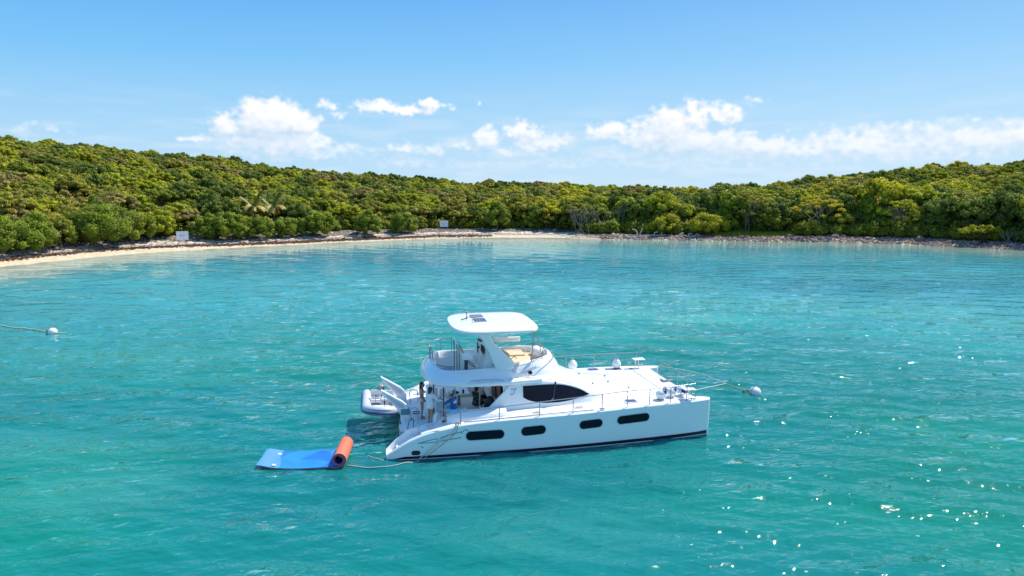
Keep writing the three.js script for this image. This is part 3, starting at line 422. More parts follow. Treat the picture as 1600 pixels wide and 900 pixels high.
{ // rubble on the right shore, wrack and debris on the sand, a strip of grass
  const R = rng(55), M = new THREE.Matrix4(), q = new THREE.Quaternion(), E = new THREE.Euler();
  const stone = new THREE.DodecahedronGeometry(1, 0), scatter = (name, label, cat, g, m, n, spot, tint) => { const im = new THREE.InstancedMesh(g, m, n), c = new THREE.Color(); for (let i = 0; i < n; i++) { const [x, z, sx, sy, lift] = spot(i); im.setMatrixAt(i, M.compose(V(x, groundH(x, z) + lift, z), q.setFromEuler(E.set(R() * .6, R() * 6.28, R() * .6)), V(sx, sy, sx * (.6 + .6 * R())))); if (tint) im.setColorAt(i, c.setRGB(...tint())); } im.name = name; tag(im, label, cat, null, 'stuff'); im.castShadow = im.receiveShadow = true; scene.add(im); };
  const spotOn = (px, s) => shoreSpot(px, s);
  scatter('shore_rubble', 'brown and pinkish stones heaped along the right shore', 'rubble', stone, mat([1, 1, 1], .95), 5200, () => { const px = 935 + R() * 690, s = Math.pow(R(), 1.1) * 5.2 - .1, [x, z] = spotOn(px, s), k = .10 + .34 * Math.pow(R(), 3); return [x, z, k, k * .7, .02]; }, () => { const t = R(), k = .6 + .7 * R(); return t < .66 ? [.31 * k, .20 * k, .15 * k] : t < .9 ? [.20 * k, .15 * k, .12 * k] : [.52 * k, .45 * k, .36 * k]; });
  scatter('seaweed_wrack', 'dark brown seaweed washed up in a band along the sand', 'seaweed', new THREE.IcosahedronGeometry(1, 0), mat([1, 1, 1], 1), 3600, () => { const px = -30 + Math.pow(R(), .8) * 800, a = azOf(px), nar = smooth(-.5, -.3, a), s1 = mix(4.2, 1.7, nar), s = s1 + (R() + R() - .6) * mix(1.7, 1.9, nar), [x, z] = spotOn(px, s); return [x, z, (.10 + .24 * R()) * (.5 + fbm(x * .5, z * .5, 2)), .02 + .03 * R(), .0]; }, () => { const k = .5 + R(); return [.085 * k, .038 * k, .018 * k]; });
  scatter('beach_debris', 'bleached sticks and clods strewn over the upper beach', 'debris', stone, mat([1, 1, 1], 1), 2400, () => { const px = -30 + R() * 900, a = azOf(px), nar = smooth(-.5, -.3, a), s = mix(7, 5.2, nar) + R() * mix(5, 7, nar), [x, z] = spotOn(px, s); return [x, z, .08 + .3 * R() * R(), .05 + .08 * R(), .03]; }, () => { const t = R(), k = .6 + .6 * R(); return t < .25 ? [.18 * k, .13 * k, .1 * k] : t < .6 ? [.48 * k, .38 * k, .30 * k] : [.70 * k, .6 * k, .48 * k]; });
  const blade = geo([-.05, 0, 0, .05, 0, 0, .02, .32, .06, 0, 0, -.05, 0, 0, .05, -.06, .28, .02]); blade.computeVertexNormals();
  scatter('grass', 'low green grass between the rocks and the trees right of the mangroves', 'grass', blade, mat([.24, .27, .02], .8, { side: THREE.DoubleSide }), 9000, () => { const px = 1110 + R() * 125, [x, z] = spotOn(px, 4.4 + R() * 5); return [x, z, 1.3 + R() * 1.2, 1 + R(), .02]; });
  const rocks = [[1432, 3.6, .9], [1300, 4.4, .8], [1312, 4.8, .6], [1228, 4.5, .55], [1478, 2.4, .6], [1575, 2.2, .55], [1350, 3.4, .5]];
  const names = ['squarish brown boulder among the rubble, left of the small leaning tree', 'largest pinkish boulder on the mound below the umbrella-shaped tree', 'smaller pinkish boulder right beside the largest one under the umbrella-shaped tree', 'dark boulder where the grassy strip ends', 'flat brown rock near the waterline left of the leaning tree', 'rounded rock near the waterline right of the leaning tree', 'lone rounded rock halfway between the umbrella-shaped tree and the narrow bright tree'];
  rocks.forEach(([px, s, r], i) => { const [x, z] = spotOn(px, s), g = new THREE.IcosahedronGeometry(r, 2), p = g.attributes.position; for (let k = 0; k < p.count; k++) { const f = .72 + .55 * fbm(p.getX(k) * 1.6 + i * 9, p.getY(k) * 1.6 + p.getZ(k) * 1.3 + 40, 3); p.setXYZ(k, p.getX(k) * f * 1.2, p.getY(k) * f * .8, p.getZ(k) * f); } g.computeVertexNormals(); const o = part('boulder', g, mat(i === 0 || i === 4 || i === 3 ? [.17, .13, .11] : [.33, .23, .19], .95, { bumpMap: grain, bumpScale: .05 })); o.position.set(x, groundH(x, z) + r * .3, z); tag(o, names[i], 'boulder'); });
}
{ // two notice boards on the beach
  const print = (red) => { const c = document.createElement('canvas'); c.width = 256; c.height = 192; const k = c.getContext('2d'); k.fillStyle = '#f2f1f4'; k.fillRect(0, 0, 256, 192); k.strokeStyle = '#b9b9c2'; k.lineWidth = 5; k.strokeRect(18, 18, 220, 156); k.fillStyle = red ? '#6e2a34' : '#70757c'; k.beginPath(); k.arc(84, 80, 17, 0, 7); k.fill(); k.fillStyle = '#8b929a'; k.fillRect(120, 66, 92, 12); k.fillRect(120, 86, 70, 9); k.fillStyle = '#a9afb8'; k.fillRect(52, 116, 150, 8); k.fillRect(52, 134, 120, 8); const t = new THREE.CanvasTexture(c); t.colorSpace = THREE.SRGBColorSpace; t.magFilter = THREE.LinearFilter; return t; };
  for (const [px, s, w, h, red, label] of [[290, 9, 2.2, 1.7, true, 'white notice board with a dark red dot, low on the sand among the left shrubs'], [695, 12, 2.05, 1.55, false, 'white framed notice board with grey print in front of the trees mid beach']]) {
    const [x, z] = shoreSpot(px, s), o = thing('notice_board', label, 'sign', [x, groundH(x, z), z], Math.atan2(-x, -z) + (red ? .1 : -.06)), white = mat([.8, .8, .82], .6), y = .5 + h / 2 - (red ? .2 : 0);
    part('board', box(w, h, .06, 0, y, 0, .015), white, o); const pr = part('printed_panel', new THREE.PlaneGeometry(w * .86, h * .84), new THREE.MeshStandardMaterial({ map: print(red), roughness: .6 }), o); pr.position.set(0, y, .034);
    for (const [fw, fh, fx, fy] of [[w, .08, 0, y + h / 2 - .04], [w, .08, 0, y - h / 2 + .04], [.08, h - .16, -w / 2 + .04, y], [.08, h - .16, w / 2 - .04, y]]) part('frame_rail', box(fw, fh, .1, fx, fy, .01, .01), white, o);
    for (const k of [-1, 1]) part('post', box(.1, y + .8, .1, k * w * .32, (y - .8) / 2, -.09, .01), mat([.3, .22, .15], .9), o);
  }
}

// ---------------------------------------------------------------- the catamaran (x to the bow, z to its near side)
const boatToWorld = new THREE.Matrix4().compose(BOAT, new THREE.Quaternion().setFromAxisAngle(V(0, 1, 0), HEAD), V(1, 1, 1));
const aboard = (x, y, z) => V(x, y, z).applyMatrix4(boatToWorld).toArray();
const gel = mat([.89, .885, .865], .22, { clearcoat: .5, clearcoatRoughness: .1 }), deckPaint = mat([.84, .835, .82], .55), steel = mat([.42, .42, .42], .3, { metalness: .85 }), darkSteel = mat([.10, .11, .125], .35, { metalness: .6 });
const navy = mat([.006, .008, .022], .3), tinted = mat([.008, .010, .022], .12, { specularIntensity: .35 }), rubber = mat([.02, .02, .022], .7), cream = mat([.62, .49, .33], .7), wood = mat([.36, .16, .07], .4), pinkReflectionLens = mat([.36, .20, .21], .12), blueLens = mat([.07, .075, .15], .1), grey = mat([.30, .31, .33], .6), ropeWhite = mat([.62, .58, .48], .9), ropeTan = mat([.45, .36, .22], .95);
const ZO = [[-7.12, 3.48], [-6.6, 3.58], [-6, 3.64], [-4, 3.7], [-1.5, 3.76], [.8, 3.71], [3.7, 3.53], [5.4, 3.38], [6.4, 3.24], [6.9, 3.14], [7.1, 3.07], [7.16, 3.0]];
const ZI = [[-7.12, 2.85], [-6.7, 2.55], [-6.1, 2.42], [-5, 2.46], [-2, 2.2], [2, 2.1], [5, 2.35], [6.6, 2.62], [7.1, 2.82], [7.16, 2.9]];
const YS = [[-7.12, .2], [-7.06, .26], [-6.83, .43], [-6.5, .65], [-6.19, .83], [-5.54, 1.09], [-4.89, 1.24], [-4.11, 1.37], [-2.26, 1.5], [.53, 1.56], [3.65, 1.65], [7.16, 1.7]];
const YF = [[-7.12, .17], [-6.72, .18], [-6.7, .42], [-6.22, .44], [-6.2, .70], [-5.72, .72], [-5.7, 1.05], [-5.4, 1.13], [-4.9, 1.24]];
const YI = [[-7.12, .3], [-6.66, .62], [-6.1, .98], [-5.7, 1.0], [-5.4, 1.13], [-4.9, 1.24]];
const zo = (x) => curve(ZO, x), zi = (x) => curve(ZI, x), ys = (x) => curve(YS, x), side = (x, y) => zo(x) - .07 * Math.pow(clamp(1 - y / 1.5), 1.3) - .05 * clamp(-y * 3);
const boat = thing('catamaran', 'white two-hulled power catamaran with flybridge and hardtop, moored in the middle of the bay', 'boat', BOAT.toArray(), HEAD);
const bp = (name, g, m, parent = boat) => part(name, g, m, parent);
const mirror = (g) => { g = g.clone(); g.scale(1, 1, -1); const p = g.index ? g.toNonIndexed() : g; for (const a of Object.values(p.attributes)) { const n = a.itemSize; for (let i = 0; i < a.count; i += 3) for (let k = 0; k < n; k++) { const t = a.array[(i + 1) * n + k]; a.array[(i + 1) * n + k] = a.array[(i + 2) * n + k]; a.array[(i + 2) * n + k] = t; } } return p; };
{ // hulls
  const xs = [-7.12, -7.06, -6.95, -6.83, -6.72, -6.7, -6.5, -6.35, -6.22, -6.2, -6.05, -5.9, -5.72, -5.7, -5.54, -5.4, -5.2, -4.89, -4.5, -4.11, -3.5, -3, -2.26, -1.5, -.7, .2, 1, 2, 3, 3.65, 4.5, 5.4, 6, 6.4, 6.7, 6.9, 7.0, 7.08, 7.13, 7.16];
  const rings = xs.map((x) => {
    const o = zo(x), i = zi(x), y = ys(x), open = x < -4.9, f = open ? Math.min(y, table(YF, x)) : y, yi = open ? Math.min(Math.max(f, table(YI, x)), 1.24) : y, r = Math.min(.05, (o - i) / 5), bow = smooth(6.4, 7.16, x), b = (i + o) / 2;
    return [[x, y, o - r], [x, y - r, o], ...[.75, .5, .28, .1].map((k) => [x, Math.max(y * k, k * .2), side(x, y * k) - bow * (.02 * (1 - k))]), [x, -.1, side(x, -.1)], [x - bow * .25, -.55, mix(b, o - .2, .3)], [x - bow * .25, -.55, mix(b, i + .2, .3)], [x, -.1, i + .1], [x, .3, i + .03], [x, yi - .02, i], [x, yi, i + .02], [x, yi, i + Math.min(.1, (o - i) / 4)], [x, f, i + Math.min(.12, (o - i) / 3.6)], [x, f, o - Math.min(.2, (o - i) / 3)], [x, y, o - Math.min(.15, (o - i) / 3.2)]];
  });
  const hull = loft(rings, { crease: 32 });
  bp('hull', hull, gel); bp('hull', mirror(hull), gel);
  const strip = (x0, x1, y0, y1, lift, n = 60) => { const pos = [], idx = []; for (let i = 0; i <= n; i++) { const x = mix(x0, x1, i / n); for (const y of [y0(x), y1(x)]) for (const d of [0, lift]) pos.push(x, y, side(x, y) - (d ? -lift : .03)); } for (let i = 0; i < n; i++) { const a = i * 4, q = (p, r, s, t) => idx.push(p, r, s, p, s, t); q(a + 1, a + 5, a + 7, a + 3); q(a + 2, a + 3, a + 7, a + 6); q(a, a + 4, a + 5, a + 1); } const e = (a) => idx.push(a, a + 1, a + 3, a, a + 3, a + 2); e(0); e(n * 4); const g = geo(pos, idx); g.computeVertexNormals(); return toCreasedNormals(g, .6); };
  const stripe = strip(-6.86, 7.02, (x) => mix(.045, .085, (x + 7) / 14), (x) => mix(.145, .235, Math.pow((x + 7) / 14, .8)) - .10 * smooth(-6.4, -6.9, x), .008);
  bp('boot_stripe', stripe, navy); bp('boot_stripe', mirror(stripe), navy);
  const bottom = strip(-7.05, 7.05, () => -.5, (x) => mix(.015, .05, (x + 7) / 14), .006), paintB = mat([.07, .15, .17], .6); bp('bottom_paint', bottom, paintB); bp('bottom_paint', mirror(bottom), paintB);
  const onSide = (g, lift) => { const p = g.attributes.position; for (let i = 0; i < p.count; i++) p.setZ(i, p.getZ(i) + side(p.getX(i), p.getY(i)) + lift); g.computeVertexNormals(); return g; };
  const pill = (x0, x1, y0, y1, h) => { const c = [], n = 12; for (let e = 0; e < 2; e++) for (let i = 0; i <= n; i++) { const th = Math.PI * i / n - Math.PI / 2 + e * Math.PI; c.push([(e ? x0 + h / 2 : x1 - h / 2) + Math.cos(th) * h / 2, (e ? y0 : y1) + Math.sin(th) * h / 2]); } return c; };
  const frameMat = mat([.55, .56, .58], .3);
  for (const [x0, x1, y0, y1, h] of [[-3.9, -2.32, .9, .91, .38], [-1.6, -.56, .965, .99, .38], [.92, 1.94, 1.06, 1.085, .36], [2.62, 4.1, 1.13, 1.17, .36]]) for (const s of [1, -1]) {
    const fr = onSide(slab(pill(x0 - .03, x1 + .03, y0, y1, h + .06), .03, .008), -.015), gl = onSide(slab(pill(x0, x1, y0, y1, h), .03, .006), -.008);
    const w = bp('hull_window', s > 0 ? gl : mirror(gl), tinted); bp('frame', s > 0 ? fr : mirror(fr), frameMat, w);
  }
  const port = onSide(slab(pill(-6.12, -5.76, .3, .3, .19), .03, .006), -.006), portIn = onSide(slab(pill(-6.0, -5.86, .3, .3, .10), .03, .006), .004), pw = bp('exhaust_port', port, rubber); bp('pipe', portIn, navy, pw);
  for (const [x, y] of [[-.25, .3], [.12, .3], [.62, .32]]) bp('drain_fitting', onSide(slab(pill(x - .06, x + .06, y, y, .07), .03, .008), -.004), gel);
  // the line drawing of a springing cat on the near side
  const print = mat([.17, .34, .40], .4), lines = [[[-5.85, .70], [-5.45, .80], [-5.05, .87], [-5.05, .72], [-5.85, .70]], [[-4.98, .86], [-4.7, .97], [-4.35, 1.04], [-4.05, 1.1]], [[-4.98, .74], [-4.6, .80], [-4.25, .83], [-4.08, .86]], [[-3.9, 1.19], [-3.78, 1.12], [-3.82, 1.0]], [[-4.1, 1.02], [-3.98, 1.15], [-3.9, 1.19]]];
  const g = lines.map((l) => tube(l.map(([x, y]) => [x, y, side(x, y) - .006]), .022, { sides: 5, straight: true })); bp('hull_emblem', g, print);
  bp('vent_cap', onSide(slab(pill(-5.72, -5.64, .53, .53, .07), .02, .004), -.004), print);
}
{ // bridge deck, cockpit floor, foredeck
  bp('bridge_deck', box(8.6, .42, 5.0, 1.7, .74, 0, .1), gel);
  bp('cockpit_floor', box(4.3, .40, 5.0, -4.2, .75, 0, .06), deckPaint);
  const xs = [-2.3, -1.5, -.5, .5, 1.5, 2.5, 3.5, 4.5, 5.4, 6.0], m = (x) => zo(x) - .13;
  const deck = loft(xs.map((x) => { const w = m(x), y = ys(x) + .012, c = .05; return [[x, y, w], [x, y + c, w * .6], [x, y + c * 1.3, 0], [x, y + c, -w * .6], [x, y, -w], [x, y - .35, -w + .1], [x, y - .35, w - .1]]; }), { crease: 30 });
  bp('foredeck', deck, deckPaint);
  bp('crossbeam', box(.52, .34, 5.2, 6.32, 1.53, 0, .1), gel);
  bp('anchor_roller', [box(.7, .06, .14, 6.35, 1.75, .05, .02), bar([6.65, 1.75, -.08], [6.65, 1.75, .18], .05), bar([6.1, 1.8, -.06], [6.1, 1.8, .16], .045)], grey);
  bp('windlass', [bar([5.55, 1.72, 1.75], [5.55, 1.95, 1.75], .11, .08, 12), box(.45, .1, .22, 5.6, 1.76, 1.75, .03), tube([[5.75, 1.95, 1.75], [6.0, 1.9, 1.6], [6.25, 1.76, 1.4]], .03)], grey);
  bp('deck_locker', [box(.03, .012, 3.6, 5.45, 1.765, -.3, .004), box(.03, .012, 2.6, 5.85, 1.75, -.3, .004), box(.4, .012, .03, 5.65, 1.755, -2.0, .004)], grey);
  bp('chain_tray', [box(.08, .05, 2.4, 6.02, 1.71, -.6, .02)], grey);
}
const CAB = [[-2.14, 2.60, 2.44, 2.70, 2.80], [-1.5, 2.60, 2.42, 2.72, 2.86], [-.6, 2.59, 2.40, 2.72, 2.88], [.1, 2.57, 2.38, 2.66, 2.86], [.7, 2.53, 2.34, 2.52, 2.78], [1.2, 2.49, 2.30, 2.28, 2.58], [1.7, 2.44, 2.25, 2.06, 2.36], [2.3, 2.36, 2.16, 1.90, 2.17], [3.0, 2.25, 2.04, 1.81, 2.03], [3.8, 2.08, 1.88, 1.77, 1.92], [4.6, 1.86, 1.66, 1.745, 1.84], [5.2, 1.62, 1.42, 1.72, 1.78]];
const cab = (x, k) => curve(CAB.map((c) => [c[0], c[k]]), x), cabZ = (x, y) => { const y0 = ys(x), y1 = cab(x, 3); return mix(cab(x, 1), cab(x, 2), clamp((y - y0) / Math.max(.05, y1 - y0))); };
{ // saloon: a shell with real thickness, open to the cockpit behind
  const xs = []; for (let x = -2.14; x <= 5.2; x += .245) xs.push(x);
  const half = (x) => { const b = cab(x, 1), t = cab(x, 2), e = cab(x, 3), c = cab(x, 4), y = ys(x), h = e - y; return [[x, y - .05, b + .02], [x, y + .06, b], [x, y + h * .5, (b + t) / 2 + .01], [x, e - .09 * Math.min(1, h), t + .02], [x, e - .025, t - .02], [x, e + .02, t - .1], [x, mix(e, c, .5), t * .72], [x, mix(e, c, .86), t * .4]]; };
  const rings = xs.map((x) => { const h = half(x); return [...h, [x, cab(x, 4), 0], ...h.slice().reverse().map(([a, b, c]) => [a, b, -c])]; });
  const outer = loft(rings, { closed: false, caps: false, crease: 24 });
  bp('cabin', outer, gel);
  const floorY = 1.0;
  bp('saloon_lining', [box(.08, 1.35, 4.3, .5, 1.7, 0, .02), box(2.6, .06, 4.6, -.8, 1.0, 0, .02)], wood);
  // after bulkhead with the doorway on the near side
  bp('bulkhead', [box(.1, 1.7, 2.3, -2.12, 1.85, -1.35, .02), box(.1, .16, 4.8, -2.125, 2.6, 0, .02)], gel);
  bp('saloon_door', [box(.05, 1.55, .95, -2.2, 1.75, .3, .02)], wood); bp('door_pane', box(.02, .8, .5, -2.235, 2.0, .3, .01), tinted); bp('sliding_panel', [box(.05, 1.55, .9, -2.12, 1.75, 1.3, .02)], mat([.30, .11, .045], .4));
  bp('saloon_counter', [box(.6, .9, 1.4, -1.0, 1.45, 1.5, .03)], wood); bp('settee', box(.7, .5, 1.2, .3, 1.25, 1.6, .1), mat([.35, .07, .04], .8));
  // buttress panels beside the cockpit opening
  const wing = slab([[-1.86, 2.62], [-2.78, 1.70], [-2.72, 1.42], [-2.0, 1.45], [-1.8, 2.62]], .07, .02), W = wing.clone(); W.translate(0, 0, 2.52); bp('quarter_panel', W, gel); bp('quarter_panel', mirror(W), gel);
  // side windows
  const yTop = (x) => curve([[-1.27, 2.54], [-.5, 2.545], [.2, 2.52], [.6, 2.46], [1.05, 2.33], [1.42, 2.17], [1.74, 1.985]], x), yBot = (x) => curve([[-1.27, 2.06], [-1.1, 1.95], [-.72, 1.83], [-.4, 1.775], [0, 1.755], [.5, 1.765], [1.15, 1.845], [1.45, 1.905], [1.74, 1.965]], x);
  const pane = (d, lift) => { const xs = []; for (let i = 0; i <= 30; i++) xs.push(mix(-1.27 - d, 1.74 + d * 2, i / 30)); return loft(xs.map((x) => { const xx = clamp(x, -1.27, 1.74), t = yTop(xx) + d, b = yBot(xx) - d, r = []; for (let k = 0; k <= 6; k++) { const y = mix(b, t, k / 6); r.push([x, y, cabZ(x, y) + lift]); } for (let k = 6; k >= 0; k--) { const y = mix(b, t, k / 6); r.push([x, y, cabZ(x, y) - .06]); } return r; }), { crease: 40 }); };
  for (const s of [1, -1]) { const gl = pane(0, .03), fr = pane(.05, .02), w = bp('cabin_window', s > 0 ? gl : mirror(gl), tinted); bp('frame', s > 0 ? fr : mirror(fr), gel, w); }
  const z = (x, y) => cabZ(x, y) + .05;
  bp('window_wiper', [tube([[.18, 2.62, z(.1, 2.5)], [.12, 2.3, z(.1, 2.3)], [.06, 1.95, z(0, 1.9)]], .022, { straight: true }), bar([.18, 2.66, 2.44], [.18, 2.5, 2.46], .04)], mat([.04, .06, .14], .4));
  bp('wiper_arm', tube([[.06, 1.95, z(0, 1.9)], [-.08, 1.82, z(0, 1.8)]], .02, { straight: true }), steel);
  bp('cabin_emblem', tube([[-1.86, 2.42], [-1.66, 2.42], [-1.56, 2.46], [-1.63, 2.36], [-1.68, 2.24], [-1.8, 2.2], [-1.87, 2.28], [-1.84, 2.38], [-1.9, 2.46]].map(([x, y]) => [x, y, cabZ(x, y) + .012]), .014, { sides: 5 }), grey);
  const rail = (x0, x1, n, zz, yy) => { const a = [x0, yy(x0), zz(x0)], g = [tube([[x0, yy(x0), zz(x0)], [x0 + .06, yy(x0) + .07, zz(x0)], [x1 - .06, yy(x1) + .07, zz(x1)], [x1, yy(x1), zz(x1)]], .014)]; for (let i = 1; i < n; i++) { const x = mix(x0, x1, i / n); g.push(bar([x, yy(x), zz(x)], [x, yy(x) + .07, zz(x)], .011)); } return g; };
  bp('grab_rail', rail(-.95, 1.0, 4, (x) => cab(x, 2) - .12, (x) => cab(x, 3) + .03), steel); bp('grab_rail', rail(-3.7, -2.1, 3, () => 2.5, () => 2.77), steel);
  for (const [x, y, zz] of [[1.9, 2.36, .2], [3.2, 2.03, .6], [3.4, 2.0, -.5], [2.2, 2.2, 1.4], [4.0, 1.86, 1.2]]) bp('deck_fitting', bar([x, y - .03, zz], [x, y + .03, zz], .05, .04, 10), grey);
}
{ // deck hatches: frame and lens; the pink lens colour stands for a reflection
  const hatch = (x, z, w, d, y, lens, tilt = 0) => { const h = bp('hatch', box(w, .03, d, 0, 0, 0, .012), lens); h.position.set(x, y, z); h.rotation.z = tilt; bp('frame', box(w + .1, .025, d + .1, 0, -.012, 0, .012), deckPaint, h); };
  hatch(-3.46, 2.62, .55, .34, 1.745, pinkReflectionLens); hatch(-.84, 3.24, .32, .16, ys(-.8) + .05, pinkReflectionLens); hatch(1.1, 3.04, .32, .16, ys(1.1) + .06, pinkReflectionLens); hatch(3.5, 2.82, .48, .36, ys(3.5) + .065, blueLens); hatch(4.85, 2.95, .3, .2, ys(4.8) + .05, pinkReflectionLens);
  hatch(3.55, -2.85, .55, .42, ys(3.5) + .065, blueLens); hatch(4.75, -2.6, .5, .4, ys(4.8) + .07, blueLens); hatch(4.3, -2.7, .3, .3, ys(4.3) + .06, blueLens); hatch(5.35, -2.45, .5, .4, ys(5.3) + .06, grey);
  bp('deck_track', tube([[-3.95, 3.5], [-1.2, 3.58], [1.6, 3.5]].map(([x, z]) => [x, ys(x) + .045, z]), .02), grey);
  for (const x of [-4.25, 1.95, 6.25]) for (const s of [1, -1]) bp('cleat', [bar([x - .14, ys(x) + .08, s * (zo(x) - .1)], [x + .14, ys(x) + .08, s * (zo(x) - .1)], .02), bar([x - .06, ys(x), s * (zo(x) - .1)], [x - .06, ys(x) + .08, s * (zo(x) - .1)], .02), bar([x + .06, ys(x), s * (zo(x) - .1)], [x + .06, ys(x) + .08, s * (zo(x) - .1)], .02)], steel);
}
{ // guard rails: posts one by one, and the rails along their tops
  const top = (x) => table([[-4.1, 1.92], [-.8, 2.15], [3, 2.36], [6.5, 2.42]], x), zr = (x) => zo(x) - .12;
  for (const s of [1, -1]) {
    const near = s > 0, P = near ? [-4.1, -2.5, -.8, .65, 1.95, 3.1, 4.15, 5.15, 5.95] : [-4.1, -2.5, -.8, .9, 2.3, 3.8, 4.9, 6.05];
    for (const x of P) bp('stanchion', bar([x, ys(x), s * zr(x)], [x, top(x), s * (zr(x) + .02)], .021), steel);
    const pts = []; for (let x = -4.1; x <= 6.0; x += .5) pts.push([x, top(x), s * (zr(x) + .02)]); if (near) pts.push([6.42, 2.42, 3.1]); else pts.push([6.3, 2.44, -3.02]); bp('handrail', tube(pts, .019), steel);
    bp('guard_wire', tube(pts.map(([x, y, z]) => [x, mix(ys(x), y, .5), z]), .006, { sides: 5 }), steel);
  }
  const q = [-1.75, -.95, .05, 1.1, 2.1, 3.1], f = (z) => [6.42 + .12 * (1 - (z / 3.2) ** 2), 2.44, z];
  bp('handrail', tube(q.slice(1).map(f), .019), steel); for (const z of q.slice(1)) bp('stanchion', bar([6.4, 1.6, z], f(z), .016), steel);
  bp('guard_wire', tube(q.slice(1).map((z) => [6.45, 2.05, z]), .006, { sides: 5 }), steel);
  bp('handrail', tube([[-4.1, 1.92, 3.6], [-4.6, 1.75, 3.55], [-5.3, 1.35, 3.5], [-5.95, .98, 3.45], [-6.05, .85, 3.5]], .018), steel);
  bp('pulpit_seat', [box(.52, .05, .42, 6.15, 2.14, 3.0, .02), bar([6.15, 1.7, 3.0], [6.15, 2.14, 3.0], .02)], deckPaint); bp('pulpit_seat', [box(.6, .05, .42, 5.95, 2.2, -2.65, .02), bar([5.95, 1.7, -2.65], [5.95, 2.2, -2.65], .02), bar([5.75, 1.7, -2.6], [5.75, 2.2, -2.6], .02)], deckPaint);
}
{ // cockpit: side seats, table, steps, posts
  const coam = loft([-4.62, -4.55, -4.4, -4.1, -3.5, -2.9, -2.4, -2.1].map((x) => { const e = 1 - .5 * smooth(-4.3, -4.64, x), y = mix(1.32, 1.73, e ** .5), o = mix(2.95, 3.3, e); return [[x, .95, 2.5], [x, y - .05, 2.52], [x, y, 2.58], [x, y, o - .28], [x, y - .07, o - .16], [x, mix(ys(x), y, .45), o - .06], [x, ys(x) + .01, o], [x, ys(x) - .2, o]]; }), { crease: 35 });
  bp('cockpit_coaming', coam, gel); bp('cockpit_coaming', mirror(coam), gel);
  const far = loft([-6.1, -5.4, -4.7, -4.0, -3.2].map((x) => { const y = ys(x) + .06 + .45 * smooth(-6.3, -3.6, x); return [[x, .9, -2.3], [x, y - .06, -2.82], [x, y, -2.9], [x, y, -3.1], [x, ys(x), -3.4], [x, .9, -3.3]]; }), { crease: 35 }); bp('bulwark_lining', far, gel);
  bp('bench_seat', box(2.2, .45, .6, -3.4, 1.18, -2.1, .06), deckPaint); bp('bench_seat', box(1.5, .42, .55, -3.0, 1.16, 2.1, .06), deckPaint);
  const top = slab([[-.5, -.62], [.42, -.66], [.5, -.58], [.5, .58], [.42, .66], [-.5, .66], [-.58, .5], [-.6, 0], [-.58, -.5]], .06, .02); top.rotateX(-Math.PI / 2); const t = bp('cockpit_table', top, gel); t.position.set(-3.7, 1.6, -.45); bp('pedestal', bar([0, -.65, 0], [0, .01, 0], .09, .06, 14), steel, t); bp('fiddle', box(.04, .07, .9, .47, .06, 0, .015), grey, t);
  for (const [x, y, z] of [[-6.35, .6, 1.55], [-6.35, .35, 1.8]]) bp('boarding_step', box(.36, .1, .8, x, y + .1, z, .03), gel);
  for (const [x, z, y] of [[-4.98, 1.0, 2.7], [-4.55, 1.05, 2.68], [-4.2, 2.45, 2.7], [-5.0, -.9, 2.7], [-3.05, 1.78, 2.68]]) bp('roof_post', bar([x, .95, z], [x, y, z], .03), x === -3.05 ? mat([.55, .42, .30], .5) : x === -4.2 ? steel : darkSteel);
  bp('cockpit_cooler', box(.55, .5, .75, -4.6, 1.2, .1, .05), gel); bp('wet_bar', [box(.5, .95, .7, -4.95, 1.42, -.6, .06)], gel);
  bp('step_box', [box(.5, .3, .5, -4.72, 1.2, 2.55, .06)], gel); bp('step_opening_shade', box(.16, .18, .02, -4.72, 1.22, 2.805, .01), rubber);  // black plate painted in for the shade inside the step opening
  bp('deck_cushion', box(1.3, .16, .5, -3.1, 1.45, 2.1, .06), mat([.5, .48, .5], .8));
}
{ // davits at the stern
  const arm = [[-7.25, 2.30], [-7.15, 2.02], [-6.84, 1.70], [-6.54, 1.36], [-6.46, 1.15], [-6.42, .5], [-6.3, .38], [-6.02, .42], [-6.06, .9], [-6.08, 1.36], [-6.18, 1.58], [-6.34, 1.74], [-6.6, 1.90], [-6.95, 2.12]];
  for (const z of [.92, -1.40]) { const g = slab(arm, .2, .03); g.translate(0, 0, z); const d = bp('davit', g, gel); bp('side_recess', (() => { const q = slab([[-7.06, 2.1], [-6.85, 1.84], [-6.5, 1.48], [-6.28, 1.42], [-6.3, 1.58], [-6.62, 1.8]], .02, .004); q.translate(0, 0, z + .19); return q; })(), mat([.62, .60, .61], .5), d); bp('tackle', [bar([-7.12, 2.1, z + .1], [-7.12, 1.55, z + .1], .008), box(.06, .12, .06, -7.12, 1.72, z + .1, .02)], rubber, d); }
  bp('davit_bag', box(.40, .26, .3, -6.24, 1.27, 1.02, .04), mat([.10, .26, .27], .6));
  bp('boarding_rail', tube([[-6.0, .95, 1.45], [-6.0, 1.5, 1.45], [-5.75, 1.5, 1.45], [-5.7, .95, 1.45]], .018), steel); bp('boarding_rail', tube([[-5.95, .95, 2.38], [-5.98, 1.35, 2.36], [-6.1, 1.3, 2.38], [-6.25, .75, 2.5]], .018), darkSteel);
  bp('boarding_rail', tube([[-5.9, .95, -1.2], [-5.9, 1.55, -1.2], [-5.6, 1.55, -1.2], [-5.55, .95, -1.2]], .018), steel);
  for (const z of [.95, .7]) bp('deck_hook', box(.34, .04, .05, -5.75, 1.12, z, .015), rubber);
}
